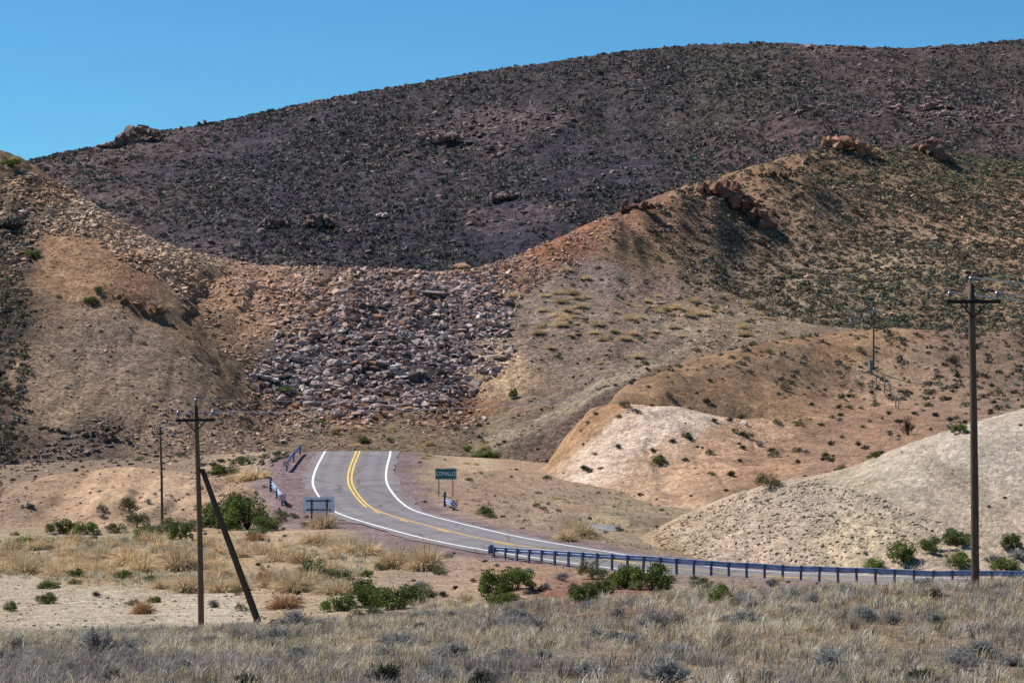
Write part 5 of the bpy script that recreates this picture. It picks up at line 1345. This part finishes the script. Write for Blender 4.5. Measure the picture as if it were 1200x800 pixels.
def utility_pole(u, v, d, top_v, r0, r1, label, arm_v=None, arm_px=None, arm_tilt=0.0, lean_px=0.0, arm_off=0.0, ins=1.0, yaw=0.0, bend_=0.03, braces=True):
    base = P(u, v, d)
    gz = float(top(np.array([u]), np.array([d]))[0]); base[2] = gz
    H = P(u, top_v, d)[2] - base[2]; L = lean_px / F * d
    root = empty('utility_pole', base); tag(root, label, 'utility pole', 'utility poles of the power line')
    m = MB(); m.tube(pole_pts(H, (L, 0), bend_), np.linspace(r0, r1, 14), 14, 0.10); m.build('pole', WOOD, root, True)
    heads = []
    if arm_v is not None:
        za = P(u, arm_v, d)[2] - base[2]; hw = arm_px / F * d / 2
        cx = L * (za / H) + arm_off / F * d
        ux = np.array([math.cos(yaw), math.sin(yaw), arm_tilt]); ux /= np.linalg.norm(ux); fy = np.array([-math.sin(yaw), math.cos(yaw), 0]); uz = np.cross(ux, fy)
        c = np.array([cx, -r1 - 0.05, za])
        m = MB(); m.box(c, (2 * hw, .09, .115), (ux, fy, uz)); m.build('crossarm', ARM, root, bev=.008)
        for sgn in (-1, 1):
            if braces:
                m = MB(); e = c + ux * sgn * hw * .48 - uz * .05; q = c - uz * 0.78 * hw * .62 - uz * .1
                m.tube([e + np.array([0, -.05, 0]), np.array([cx, -r1 - .02, za - hw * .62])], .028, 6); m.build('brace', IRON, root)
            ip = c + ux * sgn * (hw * .88) + uz * .055
            insulator(root, ip, ins); heads.append(base + ip + np.array([0, 0, .24 * ins]))
        tp = np.array([L, -0.02, H]); m = MB(); m.box((L, -r1 - .02, H - .18), (.06, .05, .5)); m.build('bracket', IRON, root)
        insulator(root, tp + np.array([0, 0, 0.0]), ins); heads.append(base + tp + np.array([0, 0, .24 * ins]))
    return root, base, heads


# pole with its prop, left
rootL, baseL, headL = utility_pole(236, 741, 94, 476, .125, .085, 'tall dark pole with crossarm propped by a leaning brace, left of the road', 492, 46, 0.02, -6.5, 0, 1.15, 0.05, .04)
m = MB(); tp = P(236 - 2.5, 550, 94) - baseL + np.array([.12, -.05, 0]); ft = P(303, 730, 96) - baseL
gzf = float(ground_at(np.array([ft[0] + baseL[0]]), np.array([ft[1] + baseL[1]]))[0]) - baseL[2]
ft[2] = gzf; dirv = (ft - tp); ft2 = ft + dirv / np.linalg.norm(dirv) * .6
pts = [tp + (ft2 - tp) * t for t in np.linspace(0, 1, 12)]
m.tube(pts, np.linspace(.10, .15, 12), 12, .12); m.build('leaning_brace', WOODD, rootL, True)
m = MB(); m.tube([tp + np.array([-.22, 0, .06]), tp + np.array([.1, 0, -.04])], .03, 8); m.build('bolt', IRON, rootL)
# near pole, right
rootR, baseR, headR = utility_pole(1143, 686, 75, 334, .13, .105, 'tall brown pole with crossarm standing in grass before the guardrail, right', 353.5, 63, 0.0, -5.0, 1.5, 1.0, 0.0, .03)
# thin distant pole behind the flats
rootT, baseT, headT = utility_pole(190, 612, 193, 500, .11, .085, 'thin distant pole at the foot of the cream mound', 508, 16, 0.03, -2.5, -2, 1.2, .9, .05, False)
# far pole on the spur
xf, yf, zf = at(1023, 434)
rootF, baseF, headF = utility_pole(1023.5, 434, yf, 364, .12, .10, 'small grey pole far off on the ochre spur above the old fence', 368, 12, 0.0, 0.5, 0, 1.2, 1.2, 0, False)


def wire(name, a, b, sag, label, r=.006, n=40):
    a = np.array(a); b = np.array(b); m = MB()
    m.tube([a + (b - a) * t - np.array([0, 0, 4 * sag * t * (1 - t)]) for t in np.linspace(0, 1, n)], r, 5)
    return tag(m.build(name, WIREM, None, True), label, 'power line', 'wires of the power line')


for i, w_ in enumerate(('lower left', 'lower right', 'topmost')):
    wire('power_line', headL[i], headF[i], 3.4, ('left arm', 'right arm', 'top')[i] + ' wire running from the braced pole to the far small pole', .011)
    wire('power_line', headL[i], headT[i], 0.7, ('left arm', 'right arm', 'top')[i] + ' wire between the braced pole and the thin distant pole', .008)
    wire('power_line', headR[i], P((1500, 1520, 1500)[i], (352, 358, 330)[i], 92), 0.35, ('left arm', 'right arm', 'top')[i] + ' wire leaving the near right pole to the right', .020)

# ------------------------------------------------------------------ guardrails
def w_beam(path, normal_sign=1.0, zc=0.58, half=0.155, mb=None):
    """W-profile steel beam along a path of (x, y, z ground)"""
    p = np.array(path, float); t = np.gradient(p[:, :2], axis=0); t /= np.linalg.norm(t, axis=1)[:, None]
    nr = np.c_[-t[:, 1], t[:, 0]] * normal_sign
    prof = [(0.02, -half), (0.0, -half * .92), (.085, -half * .62), (.085, -half * .40), (.0, -half * .10), (.0, half * .10), (.085, half * .40), (.085, half * .62), (.0, half * .92), (.02, half)]
    V = []
    for (o, hz) in prof + [(o - .012, hz) for o, hz in prof[::-1]]:
        V.append(np.c_[p[:, 0] + nr[:, 0] * o, p[:, 1] + nr[:, 1] * o, p[:, 2] + zc + hz])
    V = np.stack(V, 1); n, m = V.shape[:2]
    Fs = [(i * m + j, i * m + (j + 1) % m, (i + 1) * m + (j + 1) % m, (i + 1) * m + j) for i in range(n - 1) for j in range(m)]
    Fs += [tuple(range(m)), tuple((n - 1) * m + j for j in range(m - 1, -1, -1))]
    mb = mb or MB(); mb.add(V.reshape(-1, 3), Fs); return mb


rl = np.array([P(572, 655.3, 157.5), P(640, 660, 153.4), P(740, 666.2, 149.2), P(860, 675, 146), P(1060, 684, 142), P(1200, 686, 140), P(1330, 688, 138.4), P(1480, 689, 137)])
rl = resample(catmull(rl), 0.4); rl = moving(rl, 4)
root = empty('guardrail', rl[0]); tag(root, 'long blue grey steel guardrail along the bend of the road', 'guardrail')
loc = rl - rl[0]
dent = np.c_[fbm(np.arange(len(rl)) / 5.0, np.zeros(len(rl)), 3, 421) * .05, fbm(np.arange(len(rl)) / 5.0, np.zeros(len(rl)) + 9, 3, 423) * .05, fbm(np.arange(len(rl)) / 7.0, np.zeros(len(rl)) + 5, 3, 425) * .045]
w_beam(loc + dent, 1.0, zc=0.69, half=.165).build('rail', GALV, root, True)
cum = np.r_[0, np.cumsum(np.linalg.norm(np.diff(loc[:, :2], axis=0), axis=1))]
sp = 0.25
while sp < cum[-1]:
    q = np.array([np.interp(sp, cum, loc[:, k]) for k in range(3)]); i = int(np.searchsorted(cum, sp)); i = min(i, len(loc) - 2)
    t = loc[i + 1] - loc[i]; t = t / np.linalg.norm(t); nr = np.array([-t[1], t[0], 0]); t = np.array([t[0], t[1], 0]) / np.hypot(t[0], t[1])
    gz = float(ground_at(np.array([q[0] + rl[0][0]]), np.array([q[1] + rl[0][1]]))[0]) - rl[0][2]
    zb = min(gz, q[2]) - .3; zt = q[2] + .86
    m = MB(); c = q - nr * .10; c[2] = (zb + zt) / 2; tl = random.uniform(-.06, .06); ax = (t - np.array([0, 0, tl]), nr, np.array([0, 0, 1.]) + t * tl)
    m.box(c - nr * .05, (.13, .012, zt - zb), ax); m.box(c + nr * .05, (.13, .012, zt - zb), ax); m.box(c, (.014, .09, zt - zb), ax)
    m.box(np.array([q[0], q[1], q[2] + .69]) - nr * .025, (.10, .05, .2), ax)
    m.build('post', GALVD, root); sp += 1.13
m = MB(); m.lathe([(.17, .42), (.19, .45), (.19, .95), (.17, .98)], (-.12, .02, 0), n=14); m.build('end_terminal', GALVD, root, True)


def striped(name):
    m, n, l, b = new_mat(name, 0.5, 0.3)
    tc = n.new('ShaderNodeTexCoord'); mp = n.new('ShaderNodeMapping'); mp.inputs['Rotation'].default_value = (0, math.radians(45), 0)
    l.new(tc.outputs['Object'], mp.inputs[0]); w = nd(n, 'ShaderNodeTexWave', Scale=1.3); l.new(mp.outputs[0], w.inputs['Vector'])
    cr = n.new('ShaderNodeValToRGB'); cr.color_ramp.interpolation = 'CONSTANT'; cr.color_ramp.elements[0].color = (.75, .75, .74, 1); cr.color_ramp.elements[1].position = .55; cr.color_ramp.elements[1].color = (.32, .04, .04, 1)
    l.new(w.outputs['Color'], cr.inputs[0]); l.new(cr.outputs[0], b.inputs['Base Color'])
    return m


STR = striped('red_white_stripes')


def short_rail(path, label, nposts=3, sign=1.0, hgt=.62, half=.2, flare=None, tallpost=None):
    p = np.array([P(*q) for q in path]); p = resample(catmull(p, 12), .25)
    for i in range(len(p)): p[i, 2] = float(ground_at(np.array([p[i, 0]]), np.array([p[i, 1]]))[0])
    p = moving(p, 3); r0 = p[0].copy(); root = empty('guardrail', r0); tag(root, label, 'guardrail', 'short guardrails near the crest')
    L = p - r0; w_beam(L, sign, hgt, half).build('rail', GALV, root, True)
    for t in np.linspace(.06, .94, nposts):
        q = L[int(t * (len(L) - 1))]; m = MB(); m.box((q[0], q[1] - .02, q[2] + .33), (.14, .14, 1.15)); m.build('post', GALVD, root)
    if flare is not None:
        e = L[0] if flare == 0 else L[-1]
        m = MB(); m.box((0, 0, 0), (.62, .04, .55)); o = m.build('end_marker', STR, root); o.location = (e[0], e[1] - .08, e[2] + hgt)
        o.rotation_euler = (0, 0, .5 if flare == 0 else -.5)
    if tallpost is not None:
        q = L[0]; m = MB(); m.box((q[0], q[1], q[2] + .6), (.22, .2, 1.3)); m.build('end_post', GALVD, root)
    return root


short_rail([(335, 552, 226), (343, 544, 233), (353, 536, 243)], 'upper short guardrail left of the crest with a striped end', 3, 1.0, .75, .24, 0)
short_rail([(317, 582, 213), (323, 587, 210), (332, 595, 205)], 'lower short guardrail left of the road beside the dark green bush', 3, 1.0, .75, .26, -1, 1)
short_rail([(521, 593, 206), (527, 596, 203), (533, 599, 200.5)], 'small bent guardrail under the green town sign', 2, 1.0, .55, .20, -1, 1)

# ------------------------------------------------------------------ signs
SG = plain_mat('green_sign_sheeting', (0.012, 0.13, 0.105), 0.45, 0, 3, 0.12, bump=0)
WT = plain_mat('white_sign_letters', (0.62, 0.78, 0.76), 0.5, 0, 3, 0.05, bump=0)
SB = plain_mat('bare_sign_back', (0.60, 0.74, 0.86), 0.35, 0.55, 2.5, 0.12, bump=0.05)
SF = plain_mat('sign_frame_steel', (0.05, 0.065, 0.10), 0.6, 0.2, 8, 0.2)


def town_sign():
    u, v = 522.5, 582; x, y, z = at(u, v); y0 = y
    k = y0 / F
    root = empty('town_sign', (x, y0, z)); tag(root, 'green town name sign on two posts right of the road crest', 'road sign')
    zt = CZ + (400 - 548.5) * k - z; zb = CZ + (400 - 561.5) * k - z; w = 25 * k; h = zt - zb; zc = (zt + zb) / 2
    m = MB(); m.box((0, 0, zc), (w, .02, h)); pan = m.build('panel', SG, root, bev=.006)
    m = MB(); t = .035
    for sx in (-1, 1): m.box((sx * (w / 2 - .06), -.013, zc), (t, .005, h - .12))
    for sz_ in (-1, 1): m.box((0, -.013, zc + sz_ * (h / 2 - .06)), (w - .12 - t - .004, .005, t))
    m.build('border', WT, pan)
    cu = bpy.data.curves.new('lettering', 'FONT'); cu.body = 'COMALLO'; cu.align_x = 'CENTER'; cu.align_y = 'CENTER'; cu.size = .50; cu.extrude = .004; cu.offset = .012
    o = bpy.data.objects.new('lettering', cu); COL.objects.link(o); o.parent = pan; o.location = (0, -.018, zc); o.rotation_euler = (math.pi / 2, 0, 0); o.scale = (0.70, 1.0, 1)
    bpy.context.view_layer.update()
    me = bpy.data.meshes.new_from_object(o.evaluated_get(bpy.context.evaluated_depsgraph_get()))
    me.materials.clear(); me.materials.append(WT); l2 = link('lettering', me, pan); l2.location = o.location; l2.rotation_euler = o.rotation_euler; l2.scale = o.scale
    bpy.data.objects.remove(o); l2.name = 'lettering'
    for sx in (-.33, .33):
        m = MB(); m.box((sx * w, .04, (zt - .1 - .4) / 2), (.08, .05, zt - .1 + .4)); m.build('post', SF, root)
    return root


town_sign()


def back_sign():
    u, v = 373.5, 613; x, y, z = at(u, v); k = y / F
    root = empty('road_sign', (x, y, z), .05); tag(root, 'blank blue grey back of a road sign left of the road', 'road sign')
    zt = CZ + (400 - 582) * k - z; zb = CZ + (400 - 600.5) * k - z; w = 37 * k; h = zt - zb; zc = (zt + zb) / 2
    m = MB(); m.box((0, .05, zc), (w, .02, h)); m.build('panel', SB, root, bev=.008)
    for sx in (-.22, .26):
        m = MB(); m.box((sx * w, -.045, (zt - .18 - .4) / 2), (.13, .09, zt - .18 + .4)); m.build('post', SF, root)
    for zz in (zt - .30, zb + .22):
        m = MB(); m.box((0, .016, zz), (w * .80, .04, .10)); m.build('crossbar', SF, root)
    return root


back_sign()

# ------------------------------------------------------------------ concrete culvert, old fence posts, pillar
CON = plain_mat('grey_concrete', (0.22, 0.225, 0.22), 0.9, 0, 2.5, 0.3, bump=.3, spec=.1)
OLDW = plain_mat('silvered_old_wood', (0.20, 0.185, 0.175), 0.9, 0, 9, 0.35, (5, 5, .5), .4, .1)
x, y, z = at(704, 621)
root = empty('culvert', (x, y, z)); tag(root, 'low grey concrete culvert apron beyond the road verge', 'culvert')
m = MB(); w = 2.6
ring = [(-w / 2 - .25, .75, .30), (-.7, 1.0, .42), (.3, .95, .36), (w / 2, .8, .28), (w / 2 + .15, .1, .02), (.5, -.5, -.12), (-.4, -.35, -.06), (-w / 2 + .25, -.1, .02)]
m.add(ring + [(a_ * .96, b_ + .1, c_ - .45) for a_, b_, c_ in ring], [tuple(range(8))[::-1], tuple(range(8, 16))] + [(q_, (q_ + 1) % 8, 8 + (q_ + 1) % 8, 8 + q_) for q_ in range(8)])
m.build('apron', CON, root, bev=.03)

k = 0
for (u, v, hpx, wd) in [(1027, 449, 12, .10), (1031, 450, 10, .08), (1036.5, 461, 19, .16), (1043, 460, 12, .09), (1041, 470, 9, .08), (1046, 472, 11, .09), (1050, 478, 16, .12), (1053, 480, 13, .10), (976, 333, 10, .16), (968, 333, 8, .14), (1055, 474, 8, .07)]:
    x, y, z = at(u, v); h = hpx * y / F
    m = MB(); m.tube([(0, 0, -.3), (random.uniform(-.05, .05), 0, h * .5), (random.uniform(-.12, .12), 0, h)], [wd / 2 * 1.1, wd / 2, wd / 2 * .85], 7, .15)
    o = m.build('fence_post', OLDW, None, True); o.location = (x, y, z)
    far = u < 1000
    lab = {0: 'short grey stake nearest the pale pillar on the spur', 2: 'thickest pale old fence post below the pillar', 6: 'leaning old fence post lowest and tallest of the thin ones', 8: 'dark stub post on the grassy shelf, taller of two', 9: 'dark stub post on the grassy shelf, shorter of two'}.get(k, 'thin silvered stake in the old fence row on the spur')
    tag(o, lab, 'fence post', 'old fence posts on the hills'); k += 1
x, y, z = at(1020, 437)
root = empty('pillar', (x, y, z), .35); tag(root, 'pale grey concrete pillar at the foot of the far small pole', 'pillar')
m = MB(); m.box((0, 0, .65), (.44, .44, 1.7)); m.build('shaft', CON, root, bev=.03)
m = MB(); m.box((0, 0, 1.55), (.5, .5, .1)); m.build('cap', CON, root, bev=.02)

# ------------------------------------------------------------------ light, sky, camera
sun_dir = Vector((-0.62, 0.36, 0.86)).normalized()
sl = bpy.data.lights.new('sun', 'SUN'); sl.energy = 4.2; sl.angle = math.radians(0.53); sl.color = (1.0, 0.972, 0.945)
so = bpy.data.objects.new('sun', sl); COL.objects.link(so); so.rotation_euler = sun_dir.to_track_quat('Z', 'Y').to_euler(); so.location = (-60, 40, 120)
W = bpy.data.worlds.new('World'); S.world = W; W.use_nodes = True
n = W.node_tree.nodes; l = W.node_tree.links
sk = n.new('ShaderNodeTexSky'); sk.sky_type = 'NISHITA'; sk.sun_disc = False
sk.sun_elevation = math.asin(sun_dir.z); sk.sun_rotation = math.atan2(sun_dir.x, sun_dir.y)
sk.altitude = 1200; sk.air_density = 1.0; sk.dust_density = 0.0; sk.ozone_density = 4.0
tint = n.new('ShaderNodeMix'); tint.data_type = 'RGBA'; tint.blend_type = 'MULTIPLY'; tint.inputs[0].default_value = 1.0
tint.inputs[7].default_value = (0.38, 0.79, 1.0, 1)
l.new(sk.outputs[0], tint.inputs[6]); bg = n['Background']; l.new(tint.outputs[2], bg.inputs['Color']); bg.inputs['Strength'].default_value = 0.066

cd = bpy.data.cameras.new('camera'); cd.sensor_width = 36; cd.sensor_fit = 'HORIZONTAL'; cd.lens = F / 1200 * 36; cd.clip_start = 0.5; cd.clip_end = 12000
co = bpy.data.objects.new('camera', cd); COL.objects.link(co); co.location = (0, 0, CZ); co.rotation_euler = (math.pi / 2, 0, 0); S.camera = co
vs = S.view_settings; vs.view_transform = 'Standard'; vs.look = 'None'; vs.exposure = 0.68; vs.gamma = 1; vs.use_curve_mapping = False
S.cycles.max_bounces = 4; S.cycles.diffuse_bounces = 2; S.cycles.transparent_max_bounces = 2; S.cycles.use_denoising = False
